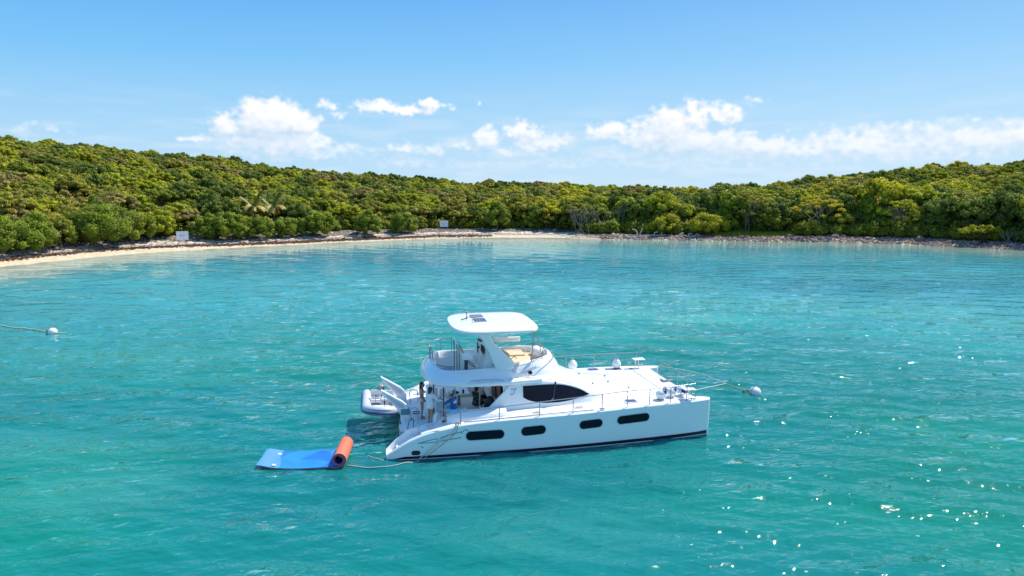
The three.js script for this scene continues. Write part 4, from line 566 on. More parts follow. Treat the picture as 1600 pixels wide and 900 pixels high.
{ // flybridge
  const B = [[-5.5, 0], [-5.47, .6], [-5.39, 1.2], [-5.2, 1.85], [-4.88, 2.38], [-4.42, 2.62], [-3.6, 2.56], [-2.8, 2.38], [-1.9, 2.14], [-1.0, 1.96], [-.3, 1.80], [.35, 1.45], [.78, .8], [.92, 0]];
  const T = [[-5.05, 0], [-5.03, .55], [-4.96, 1.1], [-4.84, 1.6], [-4.62, 1.93], [-4.3, 2.06], [-3.6, 2.06], [-2.8, 2.0], [-1.9, 1.88], [-1.0, 1.74], [-.4, 1.52], [.08, 1.12], [.4, .6], [.5, 0]];
  const TY = [[-5.1, 3.24], [-3, 3.24], [-1.9, 3.28], [-.8, 3.42], [.5, 3.5]];
  const spl = (a) => { const c = new THREE.CatmullRomCurve3([...a.map(([x, z]) => V(x, 0, z)), ...a.slice(1, -1).reverse().map(([x, z]) => V(x, 0, -z))], true, 'centripetal'); return Array.from({ length: 72 }, (_, i) => { const p = c.getPoint(i / 72); return [p.x, p.z]; }); };
  const b = spl(B), t = spl(T), ring = (f) => b.map((p, i) => f(p, t[i])), inset = (p, d) => { const cx = -2.2, l = Math.hypot(p[0] - cx, p[1]) || 1; return [p[0] - (p[0] - cx) / l * d, p[1] * (1 - d / Math.max(.6, l)) ]; };
  const rings = [ring((p) => { const q = inset(p, .55); return [q[0], 2.6, q[1]]; }), ring((p) => { const q = inset(p, .12); return [q[0], 2.63, q[1]]; }), ring((p) => [p[0], 2.74, p[1]]), ring((p) => { const q = inset(p, .02); return [q[0], 2.84, q[1]]; }), ring((p, q) => { const k = .35; return [mix(p[0], q[0], k), mix(2.9, table(TY, q[0]), .3), mix(p[1], q[1], k)]; }), ring((p, q) => [mix(p[0], q[0], .8), mix(2.95, table(TY, q[0]), .72), mix(p[1], q[1], .8)]), ring((p, q) => [q[0], table(TY, q[0]) - .03, q[1]]), ring((p, q) => { const s = inset(q, .04); return [s[0], table(TY, q[0]), s[1]]; }), ring((p, q) => { const s = inset(q, .12); return [s[0], table(TY, q[0]), s[1]]; }), ring((p, q) => { const s = inset(q, .16); return [s[0], table(TY, q[0]) - .04, s[1]]; }), ring((p, q) => { const s = inset(q, .2); return [s[0], 2.92, s[1]]; })];
  bp('flybridge', loft(rings, { crease: 38 }), gel);
  bp('flybridge_floor', (() => { const s = slab(t.map((p) => { const q = inset(p, .21); return [q[0], q[1]]; }), .03, 0); s.rotateX(Math.PI / 2); s.translate(0, 2.945, 0); return s; })(), mat([.66, .64, .60], .7));
  // roof of cockpit and saloon, under the flybridge
  const roof = slab([[-4.6, 0], [-4.62, 1.6], [-4.5, 2.3], [-4.2, 2.56], [-3.2, 2.64], [-2, 2.62], [-1.2, 2.52], [-.4, 2.40], [-.4, -2.40], [-1.2, -2.52], [-2, -2.62], [-3.2, -2.64], [-4.2, -2.56], [-4.5, -2.3], [-4.62, -1.6]], .16, .04); roof.rotateX(-Math.PI / 2); roof.translate(0, 2.64, 0); bp('cockpit_roof', roof, gel);
  // arch that carries the hardtop
  const arch = slab([[-3.25, 4.9], [-2.72, 4.9], [-2.42, 4.32], [-1.52, 3.42], [-1.62, 3.2], [-2.34, 3.15], [-2.66, 3.95], [-2.95, 4.5]], .26, .05); arch.translate(0, 0, 1.78); bp('arch', arch, gel);
  // hardtop, crowned, with its rim
  const HT = [[-4.2, 0], [-4.17, .9], [-4.02, 1.65], [-3.68, 2.16], [-3.1, 2.36], [-2.2, 2.38], [-1.2, 2.36], [-.74, 2.22], [-.46, 1.8], [-.36, 1.0], [-.34, 0]], h = spl(HT), ctr = -2.25, hr = (k, y) => h.map(([x, z]) => [ctr + (x - ctr) * k, y, z * k]);
  bp('hardtop', loft([hr(.9, 4.83), hr(.975, 4.82), hr(1, 4.86), hr(1, 4.92), hr(.985, 4.965), hr(.93, 4.995), hr(.7, 5.05), hr(.4, 5.085), hr(.15, 5.095)], { crease: 35 }), gel);
  for (const [z, x] of [[-.72, -2.82], [.44, -2.84]]) { const p = bp('solar_panel', box(.6, .025, .74, 0, 0, 0, .008), mat([.5, .52, .56], .4)); p.position.set(x, 5.11, z); p.rotation.x = z > 0 ? .035 : -.05; for (let i = 0; i < 4; i++) for (let k = 0; k < 2; k++) bp('solar_cell', box(.125, .012, .33, -.21 + i * .14, .012, -.18 + k * .36, .004), mat([.045, .05, .12], .15), p); }
  const an = bp('antenna_mast', [bar([-3.35, 5.05, -.1], [-3.35, 5.34, -.1], .03, .02), bar([-3.42, 5.4, -.1], [-3.28, 5.4, -.1], .035), bar([-3.35, 5.34, -.1], [-3.35, 5.4, -.1], .03)], grey); bp('vane', tube([[-3.65, 5.12, .25], [-3.45, 5.16, .2], [-3.3, 5.2, .1]], .02), rubber, an); bp('light_dome', ball(.05, -3.2, 5.13, .9, 10, 8), deckPaint, an); bp('hardtop_light', ball(.045, -.75, 5.0, 1.1, 10, 8), rubber);
  // pipes under the front of the hardtop
  for (const [a, c] of [[[-.55, 4.88, 1.7], [-.12, 3.42, 1.3]], [[-.62, 4.88, 1.7], [-.72, 3.4, 1.7]], [[-.5, 4.88, -1.7], [.15, 3.42, -1.0]], [[-1.1, 4.88, -2.0], [-1.0, 3.3, -1.75]], [[-.58, 4.88, 1.0], [.2, 3.46, .9]], [[-2.9, 4.88, -2.1], [-2.2, 3.25, -1.95]]]) bp('hardtop_post', bar(a, c, .02), steel);
  bp('hardtop_brace', bar([-.35, 4.2, 1.5], [-.66, 4.1, 1.7], .014), steel);
  // helm: console with instruments and wheel, double seat on posts
  const con = bp('helm_console', loft([[.45, 1.0], [1.5, 1.0]].map(([z]) => [[-2.9, 2.94, z], [-2.72, 3.7, z], [-2.75, 4.05, z], [-2.5, 4.2, z], [-2.05, 3.95, z], [-1.9, 2.94, z]]), { crease: 30 }), gel); bp('instrument_panel', box(.04, .3, .8, -2.79, 3.88, .95, .01), rubber, con).rotation.z = 0; bp('screen_hood', box(.36, .05, .5, -2.75, 4.27, .85, .02), mat([.05, .07, .2], .5), con);
  const wh = bp('steering_wheel', new THREE.TorusGeometry(.22, .024, 8, 28), rubber); wh.position.set(-2.98, 3.95, .8); wh.rotation.set(0, Math.PI / 2 - .12, 0); for (let i = 0; i < 3; i++) { const sp = bp('spoke', bar([0, 0, 0], [0, .21, 0], .014), rubber, wh); sp.rotation.z = i * 2.09; } bp('hub', bar([0, 0, .09], [0, 0, -.03], .045), rubber, wh);
  const seat = bp('helm_seat', [box(.52, .12, 1.05, -3.5, 3.58, .9, .05)], gel); bp('backrest', (() => { const g = box(.1, .75, 1.05, 0, .36, 0, .05); g.rotateZ(.38); g.translate(-3.72, 3.62, .9); return g; })(), gel, seat); bp('cushion', (() => { const g = box(.08, .3, .34, 0, .3, 0, .04); g.rotateZ(.38); g.translate(-3.62, 3.68, 1.15); return g; })(), cream, seat); for (const z of [.7, 1.15]) bp('leg', bar([-3.52, 2.95, z], [-3.52, 3.55, z], .05), darkSteel, seat); bp('footrest', tube([[-3.5, 3.4, 1.3], [-3.15, 3.15, 1.3], [-3.15, 3.15, .6], [-3.5, 3.4, .6]], .018, { straight: true }), darkSteel, seat);
  bp('companion_console', [box(.5, 1.0, .9, -2.5, 3.4, -.9, .08)], gel); bp('companion_screen', box(.3, .05, .45, -2.6, 3.93, -.9, .02), mat([.05, .07, .2], .5));
  bp('side_table', tube([[-2.45, 3.3, 1.55], [-2.05, 3.3, 1.62], [-2.0, 3.2, 1.65], [-2.0, 2.95, 1.68]], .018), darkSteel); bp('cabinet', box(.8, .55, .9, -2.2, 3.2, 1.0, .05), deckPaint);
  // seating and sunpad forward
  bp('sunpad', [box(1.5, .14, 2.0, -.75, 3.12, -.2, .06)], cream); bp('sunpad_cushion', box(.9, .1, 1.1, -1.0, 3.22, -.9, .05), cream); bp('settee_base', box(1.7, .3, 2.3, -.8, 2.98, -.2, .06), gel);
  const bb = bp('bench_backrest', [box(1.35, .24, .12, -1.2, 3.72, -1.72, .05)], gel); for (const x of [-1.75, -.62]) bp('bracket', bar([x, 3.2, -1.72], [x, 3.65, -1.72], .025), steel, bb);
  bp('dash_dome', ball(.3, .0, 3.32, -.5, 20, 12), gel); bp('wind_deflector', [tube([[-.3, 3.5, -1.2], [.15, 3.62, -.6], [.3, 3.62, .2], [.05, 3.5, .9]], .018)], steel); bp('cabinet_door', box(.5, .45, .04, -.35, 3.24, .9, .02), mat([.5, .44, .4], .35)); bp('drink_rail', tube([[-1.5, 3.4, 1.0], [-1.35, 3.5, 1.0], [-1.25, 3.4, 1.0]], .018), mat([.7, .3, .15], .5));
  // rails round the after end and by the stair
  const ry = 3.82, aft = [[-3.85, ry, -1.95], [-4.4, ry, -1.95], [-4.75, ry, -1.7], [-4.95, ry, -1.2], [-5.0, ry - .05, -.7], [-5.02, 3.2, -.55]]; bp('fly_rail', tube(aft, .018), steel); for (const [x, z] of [[-3.85, -1.95], [-4.4, -1.95], [-4.9, -1.35], [-5.0, -.75]]) bp('rail_post', bar([x, 3.15, z], [x, ry, z], .015), steel);
  for (const [x, z, y1] of [[-4.07, 1.15, 4.4], [-3.94, 1.05, 4.3], [-4.0, 1.6, 4.3], [-3.9, 1.55, 4.3]]) bp('stair_post', bar([x, 2.95, z], [x, y1, z], .02), darkSteel); bp('stair_rail', tube([[-4.9, 3.3, .9], [-4.5, 3.22, 1.1], [-4.07, 3.2, 1.15]], .014), darkSteel); bp('stair_opening', box(.75, .02, .6, -4.45, 2.965, .6, .005), grey); bp('stair_bulwark', box(.12, .42, .9, -4.86, 3.1, .5, .05), gel); bp('stair_rail', tube([[-5.0, 3.2, -.3], [-5.02, 3.75, -.3], [-4.95, 3.75, .1], [-4.93, 3.3, .15]], .016), darkSteel);
  // chrome bar wrapped round the front of the coaming, with a lamp
  bp('grab_bar', tube([[-1.66, 3.16, 2.02], [-1.5, 3.02, 2.06], [-.87, 3.06, 1.96], [-.3, 3.2, 1.72], [.15, 3.3, 1.35], [.5, 3.36, .8], [.66, 3.38, .1]], .02), steel); bp('grab_bar', tube([[-1.62, 3.28, 1.98], [-1.0, 3.34, 1.86], [-.35, 3.44, 1.64]], .014), steel); const lm = bp('deck_lamp', bar([-.86, 3.0, 2.0], [-.86, 3.02, 2.12], .09, .085, 14), navy); bp('lamp_foot', bar([-.9, 2.86, 2.0], [-.88, 2.95, 2.03], .035), deckPaint, lm);
  for (const x of [-3.6, -2.55]) bp('courtesy_light', box(.14, .04, .03, x, 2.78, table([[-3.6, 2.57], [-2.55, 2.32]], x), .01), grey);
}

// ---------------------------------------------------------------- people: one continuous body each, clothes and hair over it
function surfaceNet(f, lo, hi, cell) {   // mesh of f < 0 on a grid, with normals from the field
  const n = [0, 1, 2].map((k) => Math.ceil((hi[k] - lo[k]) / cell) + 1), [nx, ny, nz] = n, val = new Float32Array(nx * ny * nz), id = new Int32Array(nx * ny * nz).fill(-1), pos = [], idx = [], at = (i, j, k) => i + nx * (j + ny * k);
  for (let k = 0; k < nz; k++) for (let j = 0; j < ny; j++) for (let i = 0; i < nx; i++) val[at(i, j, k)] = f(lo[0] + i * cell, lo[1] + j * cell, lo[2] + k * cell);
  for (let k = 0; k + 1 < nz; k++) for (let j = 0; j + 1 < ny; j++) for (let i = 0; i + 1 < nx; i++) {
    let s = [0, 0, 0], c = 0, inside = 0; const v = []; for (let q = 0; q < 8; q++) { const w = val[at(i + (q & 1), j + ((q >> 1) & 1), k + (q >> 2))]; v.push(w); if (w < 0) inside++; } if (!inside || inside === 8) continue;
    for (let q = 0; q < 8; q++) for (const b of [1, 2, 4]) if (!(q & b) && (v[q] < 0) !== (v[q | b] < 0)) { const t = v[q] / (v[q] - v[q | b]); s[0] += (q & 1) + (b === 1 ? t : 0); s[1] += ((q >> 1) & 1) + (b === 2 ? t : 0); s[2] += (q >> 2) + (b === 4 ? t : 0); c++; }
    id[at(i, j, k)] = pos.length / 3; pos.push(lo[0] + (i + s[0] / c) * cell, lo[1] + (j + s[1] / c) * cell, lo[2] + (k + s[2] / c) * cell);
  }
  const quad = (a, b, c, d, flip) => { if (a < 0 || b < 0 || c < 0 || d < 0) return; flip ? idx.push(a, c, b, a, d, c) : idx.push(a, b, c, a, c, d); };
  for (let k = 1; k + 1 < nz; k++) for (let j = 1; j + 1 < ny; j++) for (let i = 1; i + 1 < nx; i++) {
    const a = val[at(i, j, k)] < 0;
    if (a !== val[at(i + 1, j, k)] < 0) quad(id[at(i, j - 1, k - 1)], id[at(i, j, k - 1)], id[at(i, j, k)], id[at(i, j - 1, k)], !a);
    if (a !== val[at(i, j + 1, k)] < 0) quad(id[at(i - 1, j, k - 1)], id[at(i - 1, j, k)], id[at(i, j, k)], id[at(i, j, k - 1)], !a);
    if (a !== val[at(i, j, k + 1)] < 0) quad(id[at(i - 1, j - 1, k)], id[at(i, j - 1, k)], id[at(i, j, k)], id[at(i - 1, j, k)], !a);
  }
  const g = geo(pos, idx); outward(g); const nr = new Float32Array(pos.length), e = cell * .5; for (let q = 0; q < pos.length; q += 3) { const [x, y, z] = [pos[q], pos[q + 1], pos[q + 2]], gx = f(x + e, y, z) - f(x - e, y, z), gy = f(x, y + e, z) - f(x, y - e, z), gz = f(x, y, z + e) - f(x, y, z - e), l = Math.hypot(gx, gy, gz) || 1; nr[q] = gx / l; nr[q + 1] = gy / l; nr[q + 2] = gz / l; }
  g.setAttribute('normal', new THREE.BufferAttribute(nr, 3)); return g;
}
const cap = (a, b, ra, rb = ra) => ({ a, d: [b[0] - a[0], b[1] - a[1], b[2] - a[2]], ra, rb });
function field(list, k = .03) { for (const p of list) p.l2 = p.d[0] ** 2 + p.d[1] ** 2 + p.d[2] ** 2 || 1e-9;
  return (x, y, z) => { let m = 9; for (const p of list) { const ax = x - p.a[0], ay = y - p.a[1], az = z - p.a[2], t = Math.min(1, Math.max(0, (ax * p.d[0] + ay * p.d[1] + az * p.d[2]) / p.l2)), q = Math.hypot(ax - t * p.d[0], ay - t * p.d[1], az - t * p.d[2]) - (p.ra + (p.rb - p.ra) * t), h = Math.max(0, k - Math.abs(m - q)) / k; m = Math.min(m, q) - h * h * k * .25; } return m; }; }
function boundsOf(list, pad) { const lo = [9, 9, 9], hi = [-9, -9, -9]; for (const p of list) for (let k = 0; k < 3; k++) { const r = Math.max(p.ra, p.rb) + pad; lo[k] = Math.min(lo[k], p.a[k] - r, p.a[k] + p.d[k] - r); hi[k] = Math.max(hi[k], p.a[k] + r, p.a[k] + p.d[k] + r); } return [lo, hi]; }
function handPrims(wrist, dir, palm, side) {   // palm of four bones, four unequal fingers in two joints, a thumb from the side of the palm
  const w = V(...wrist), d = V(...dir).normalize(), n = V(...palm).addScaledVector(d, -V(...palm).dot(d)).normalize(), s = d.clone().cross(n).multiplyScalar(side), P = [], A = (v) => v.toArray();
  [[-.030, .078, .062], [-.010, .084, .074], [.010, .081, .069], [.029, .073, .052]].forEach(([o, k, l]) => { const kn = w.clone().addScaledVector(d, k).addScaledVector(s, o), j = kn.clone().addScaledVector(d, l * .5).addScaledVector(n, l * .16), e = j.clone().addScaledVector(d, l * .38).addScaledVector(n, l * .34); P.push(cap(A(w.clone().addScaledVector(s, o * .5)), A(kn), .014, .0105), cap(A(kn), A(j), .0094, .0086), cap(A(j), A(e), .0086, .0072)); });
  const t0 = w.clone().addScaledVector(d, .025).addScaledVector(s, -.026), t1 = t0.clone().addScaledVector(s, -.030).addScaledVector(d, .028).addScaledVector(n, .012), t2 = t1.clone().addScaledVector(d, .034).addScaledVector(s, -.006).addScaledVector(n, .008); P.push(cap(A(t0), A(t1), .0125, .0105), cap(A(t1), A(t2), .0103, .0085)); return P;
}
function person(label, at, turn, pose, look) {
  const o = thing('person', label, 'person', aboard(...at), HEAD + turn), k = pose, skin = mat(look.skin, .55);
  const torso = [cap([k.pelvis[0], k.pelvis[1], k.pelvis[2] - .075], [k.pelvis[0], k.pelvis[1], k.pelvis[2] + .075], look.hipW ?? .105), cap(k.pelvis, k.waist, .098, look.waistR ?? .088), cap(k.waist, k.chest, look.waistR ?? .088, .108), cap([k.chest[0], k.chest[1] + .06, k.chest[2] - .1], [k.chest[0], k.chest[1] + .06, k.chest[2] + .1], .068), ...(look.bust ? [-1, 1].map((s) => cap([k.chest[0] + .075, k.chest[1] - .03, k.chest[2] + s * .06], [k.chest[0] + .085, k.chest[1] - .035, k.chest[2] + s * .06], .05)) : [])];
  const neck = [cap([k.chest[0], k.chest[1] + .1, k.chest[2]], k.neck, .055, .046), cap(k.neck, [k.head[0] - .01, k.head[1] - .04, k.head[2]], .046, .05)], upper = [], fore = [], thigh = [], shin = [], foot = [], hands = [];
  for (const s of ['L', 'R']) { const q = s === 'R' ? 1 : -1; upper.push(cap([k.chest[0], k.chest[1] + .09, k.chest[2] + q * .155], k['elbow' + s], .052, .037)); fore.push(cap(k['elbow' + s], k['wrist' + s], .037, .026)); thigh.push(cap([k.pelvis[0], k.pelvis[1] - .03, k.pelvis[2] + q * .085], k['knee' + s], .085, .054)); shin.push(cap(k['knee' + s], k['ankle' + s], .054, .034)); const a = k['ankle' + s], f = k['toe' + s]; foot.push(cap([a[0], a[1] - .02, a[2]], [a[0] - (f[0] - a[0]) * .28, f[1] + .012, a[2]], .036, .03), cap([a[0], a[1] - .01, a[2]], f, .034, .024)); const w = k['wrist' + s], e = k['elbow' + s]; hands.push(handPrims(w, [w[0] - e[0], w[1] - e[1], w[2] - e[2]], [-(w[2] - e[2]) * .2, -.15, -q], q)); }
  const h = k.head, f = k.look ?? [1, 0, 0], sd = [-f[2], 0, f[0]], pt = (u, y, w) => [h[0] + f[0] * u + sd[0] * w, h[1] + y + f[1] * u, h[2] + f[2] * u + sd[2] * w];
  const skull = [cap(pt(-.012, .03, 0), pt(.012, -.005, 0), .088, .078), cap(pt(.035, -.045, 0), pt(.05, -.078, 0), .058, .034), cap(pt(.082, .012, 0), pt(.105, -.028, 0), .009, .013), cap(pt(.078, -.062, -.014), pt(.078, -.062, .014), .009), cap(pt(.07, .03, -.035), pt(.07, .03, .035), .017), cap(pt(-.005, .012, -.083), pt(-.012, -.02, -.083), .014), cap(pt(-.005, .012, .083), pt(-.012, -.02, .083), .014)];
  const all = [...torso, ...neck, ...upper, ...fore, ...thigh, ...shin, ...foot], F = field(all, .035), [lo, hi] = boundsOf(all, .03), H = field([...skull, ...neck.slice(1)], .018), [hl, hh] = boundsOf(skull, .02);
  const bodies = [surfaceNet(F, lo, hi, .0125), surfaceNet(H, hl, hh, .0045), ...hands.map((p) => { const [a, b] = boundsOf(p, .012); return surfaceNet(field(p, .008), a, b, .0038); })];
  part('body', bodies, skin, o);
  const cloth = (name, list, grow, color, clip, soft = .05, rough = .85) => { const D = field(list, soft), [a, b] = boundsOf(list, grow + .03), g = surfaceNet((x, y, z) => Math.max(D(x, y, z) - grow, clip ? clip(x, y, z) : -1), a, b, .0115); return part(name, g, mat(color, rough), o); };
  const sets = { torso, neck, upper, fore, thigh, shin, skull, h, f, pt, pelvis: torso.slice(0, 2) };
  look.dress(cloth, sets, o); return o;
}
const hairOn = (cloth, s, color, extra = [], low = -.02) => cloth('hair', [cap(s.pt(-.022, .036, 0), s.pt(.0, .03, 0), .094, .09), cap(s.pt(-.05, -.02, 0), s.pt(-.055, -.05, 0), .062, .05), ...extra], .006, color, (x, y, z) => { const u = (x - s.h[0]) * s.f[0] + (z - s.h[2]) * s.f[2], v = y - s.h[1]; return Math.min(.02, u - .035 - Math.max(0, v - .03) * .55) ; }, .03, .5);
const standing = { pelvis: [0, .90, 0], waist: [.005, 1.05, 0], chest: [0, 1.235, 0], neck: [.01, 1.40, 0], head: [.03, 1.525, 0], elbowR: [-.03, 1.07, .235], wristR: [.05, .84, .24], elbowL: [-.03, 1.07, -.235], wristL: [.06, .84, -.23], kneeR: [.02, .49, .09], ankleR: [-.01, .075, .10], toeR: [.13, .024, .12], kneeL: [.015, .49, -.085], ankleL: [-.02, .075, -.09], toeL: [.12, .024, -.105] };
person('woman with long dark hair, sunglasses and a light bikini standing at the stern', [-5.52, .955, 1.22], -.15, { ...standing, wristR: [.12, .88, .16], look: [.94, -.05, .34] }, { skin: [.47, .26, .17], bust: true, waistR: .078, hipW: .108, dress(cloth, s, o) {
  hairOn(cloth, s, [.012, .009, .008], [cap(s.pt(-.06, -.05, .03), s.pt(-.07, -.24, .05), .055, .04), cap(s.pt(-.06, -.05, -.03), s.pt(-.075, -.24, -.04), .055, .04)]);
  cloth('bikini_top', s.torso, .007, [.66, .64, .58], (x, y, z) => Math.max(Math.abs(y - 1.20) - .05, -x * .2 + Math.abs(y - 1.2) - .035)); cloth('bikini_bottom', [...s.pelvis, ...s.thigh], .007, [.66, .64, .58], (x, y) => Math.abs(y - .885) - .065);
  part('sunglasses', [-1, 1].map((q) => { const p = s.pt(.088, .018, q * .036); return ball(.024, ...p, 10, 8); }), mat([.01, .01, .012], .1), o);
} });
person('person with brown hair in a long white shirt, seen from behind at the stern', [-5.22, .955, 2.08], .62, { ...standing, elbowR: [.17, 1.13, .25], wristR: [.40, 1.12, .16], elbowL: [.05, 1.07, -.24], wristL: [.26, 1.06, -.12], look: [.98, -.05, -.15] }, { skin: [.50, .29, .19], hipW: .112, dress(cloth, s) {
  hairOn(cloth, s, [.055, .03, .014], [cap(s.pt(-.055, -.03, 0), s.pt(-.075, -.13, 0), .07, .05)]);
  cloth('shirt', [...s.torso, cap([0, 1.0, 0], [-.01, .76, 0], .13, .165), ...s.upper.map((c) => ({ ...c, rb: .055 })), ...s.fore.map((c) => ({ ...c, d: c.d.map((v) => v * .45), rb: .05 }))], .026, [.80, .79, .78], (x, y) => Math.max(.735 + .02 * Math.sin(x * 30) - y, y - 1.395), .06);
} });
person('seated man in blue top with pale patch, light blue shorts and grey cap', [-4.28, 1.81, 2.92], 2.5, { pelvis: [0, .0, 0], waist: [.03, .16, 0], chest: [.07, .36, 0], neck: [.11, .52, 0], head: [.16, .64, 0], elbowR: [.14, .14, .26], wristR: [.34, .06, .2], elbowL: [.28, .30, -.24], wristL: [.50, .42, -.16], kneeR: [.40, .01, .14], ankleR: [.40, -.40, .16], toeR: [.54, -.46, .18], kneeL: [.40, -.0, -.13], ankleL: [.30, -.40, -.2], toeL: [.43, -.46, -.24], look: [.95, -.06, -.25] }, { skin: [.42, .23, .14], hipW: .118, waistR: .108, dress(cloth, s, o) {
  hairOn(cloth, s, [.03, .02, .014]); const arms = s.upper.map((c) => ({ ...c, rb: .042 })), top = [...s.torso, ...arms];
  cloth('top', top, .02, [.012, .085, .30], (x, y) => Math.max(-.05 - y, y - .50)); cloth('back_print', top, .027, [.62, .68, .72], (x, y, z) => { const a = Math.hypot(x + .03, (y - .36) * 1.1, z - .02 + .05) - .085; return Math.max(a, -(Math.hypot(x + .03, y - .40, z + .07) - .035), x - .02); });
  cloth('shorts', [...s.pelvis, ...s.thigh], .022, [.16, .42, .66], (x, y) => Math.max(x - .36, y - .07));
  cloth('cap', [cap(s.pt(-.008, .05, 0), s.pt(.012, .045, 0), .095, .092)], .008, [.42, .45, .48], (x, y) => s.h[1] + .035 - y); cloth('cap_brim', [cap(s.pt(.10, .045, -.05), s.pt(.10, .045, .05), .05)], 0, [.10, .11, .13], (x, y) => Math.abs(y - (s.h[1] + .045)) - .009);
} });
person('person in a dark patterned shirt sitting inside the shaded cockpit', [-3.12, 1.46, 1.05], .5, { pelvis: [0, .0, 0], waist: [-.01, .17, 0], chest: [0, .37, 0], neck: [.03, .53, 0], head: [.06, .65, 0], elbowR: [.12, .16, .24], wristR: [.33, .14, .14], elbowL: [.12, .16, -.24], wristL: [.33, .14, -.1], kneeR: [.43, .03, .13], ankleR: [.42, -.40, .13], toeR: [.56, -.46, .14], kneeL: [.43, .03, -.13], ankleL: [.45, -.40, -.13], toeL: [.58, -.46, -.14] }, { skin: [.32, .17, .11], dress(cloth, s) {
  hairOn(cloth, s, [.02, .012, .008]); const arms = s.upper.map((c) => ({ ...c, rb: .046 }));
  cloth('shirt', [...s.torso, ...arms], .022, [.022, .03, .036], (x, y) => Math.max(-.04 - y, y - .51)); cloth('shirt_pattern', [...s.torso, ...arms], .025, [.16, .22, .25], (x, y, z) => Math.max(.035 - (Math.sin(x * 34 + z * 21) * Math.sin(y * 30 + z * 17)) * .12, -.03 - y, y - .45)); cloth('shorts', [...s.pelvis, ...s.thigh], .02, [.05, .05, .055], (x, y) => Math.max(x - .32, y - .08));
} });

// ---------------------------------------------------------------- things carried on board
{
  const bag = thing('backpack', 'black backpack leaning in the cockpit corner by the quarter panel', 'bag', aboard(-2.62, 1.42, 1.95), HEAD + .2); part('pack', (() => { const g = new THREE.SphereGeometry(.26, 18, 14); g.scale(.75, 1.2, .9); g.translate(0, .3, 0); return g; })(), rubber, bag); part('pocket', box(.1, .25, .3, -.2, .2, 0, .05), mat([.03, .03, .035], .8), bag);
  const hat = thing('sun_hat', 'dark wide-brimmed hat lying on the white cockpit table', 'hat', aboard(-3.95, 1.655, -.12), HEAD); part('brim', (() => { const g = new THREE.CylinderGeometry(.23, .24, .02, 24); g.translate(0, .012, 0); return g; })(), rubber, hat); part('crown', (() => { const g = new THREE.SphereGeometry(.12, 18, 10, 0, 6.284, 0, 1.6); g.translate(0, .018, 0); return g; })(), rubber, hat);
  const cup = thing('cup', 'dark tumbler standing on the cockpit table beside the hat', 'cup', aboard(-3.55, 1.655, .02), HEAD); part('cup_body', new THREE.LatheGeometry([[0, 0], [.04, 0], [.05, .16], [.044, .16], [.036, .012], [0, .012]].map(([x, y]) => new THREE.Vector2(x, y)), 18), navy, cup);
  const ring = thing('lifebuoy', 'white ring lifebuoy leaning against the coaming under the seated man', 'lifebuoy', aboard(-4.98, 1.28, 2.5), HEAD + .9); part('ring', (() => { const g = new THREE.TorusGeometry(.22, .088, 14, 32); g.scale(.85, 1.15, 1); return g; })(), gel, ring); part('grab_line', (() => { const g = new THREE.TorusGeometry(.31, .012, 6, 32); g.scale(.87, 1.15, 1); return g; })(), ropeWhite, ring);
  // ball fenders: near the bow with blue ends, two plain ones along the far rail
  const fender = (label, at, r, axis, blue) => { const o = thing('ball_fender', label, 'fender', aboard(...at), HEAD, null); const d = V(...axis).normalize(); part('ball', (() => { const g = new THREE.SphereGeometry(r, 24, 18), p = g.attributes.position, v = V(); for (let i = 0; i < p.count; i++) { v.fromBufferAttribute(p, i); const k = Math.max(0, v.dot(d) / r); v.addScaledVector(d, r * .22 * k ** 6); p.setXYZ(i, v.x, v.y, v.z); } g.computeVertexNormals(); return g; })(), mat([.78, .78, .77], .4), o);
    const q = new THREE.Quaternion().setFromUnitVectors(V(0, 1, 0), d); const c = new THREE.SphereGeometry(r * 1.04, 20, 8, 0, 6.284, 0, .62), e = c.attributes.position; for (let i = 0; i < e.count; i++) e.setY(i, e.getY(i) + r * .2 * Math.max(0, (e.getY(i) / r - .78) / .26)); c.computeVertexNormals(); c.applyQuaternion(q); part('end_cap', c, blue ? mat([.008, .02, .22], .35) : mat([.72, .72, .72], .4), o); const ey = new THREE.TorusGeometry(.05, .018, 8, 16); ey.translate(0, r * 1.3, 0); ey.applyQuaternion(q); part('eye', ey, blue ? mat([.008, .02, .22], .35) : grey, o); return o; };
  fender('white ball fender with a blue end on the near bow, farthest aft of three', [4.88, 1.93, 2.86], .235, [.55, .6, .25], true); fender('white ball fender with a blue end, middle of three on the near bow', [5.46, 1.93, 2.62], .23, [.6, .65, .2], true); fender('white ball fender on the near bow whose blue end faces the viewer', [6.02, 1.95, 2.52], .23, [.1, .25, 1], true);
  fender('white ball fender by the far rail, close to the slope of the cabin front', [2.52, 1.93, -3.05], .24, [0, 1, 0], false); fender('white ball fender hanging at the far rail beside two dark hatches', [4.78, 1.96, -2.72], .23, [.1, 1, .2], false);
}
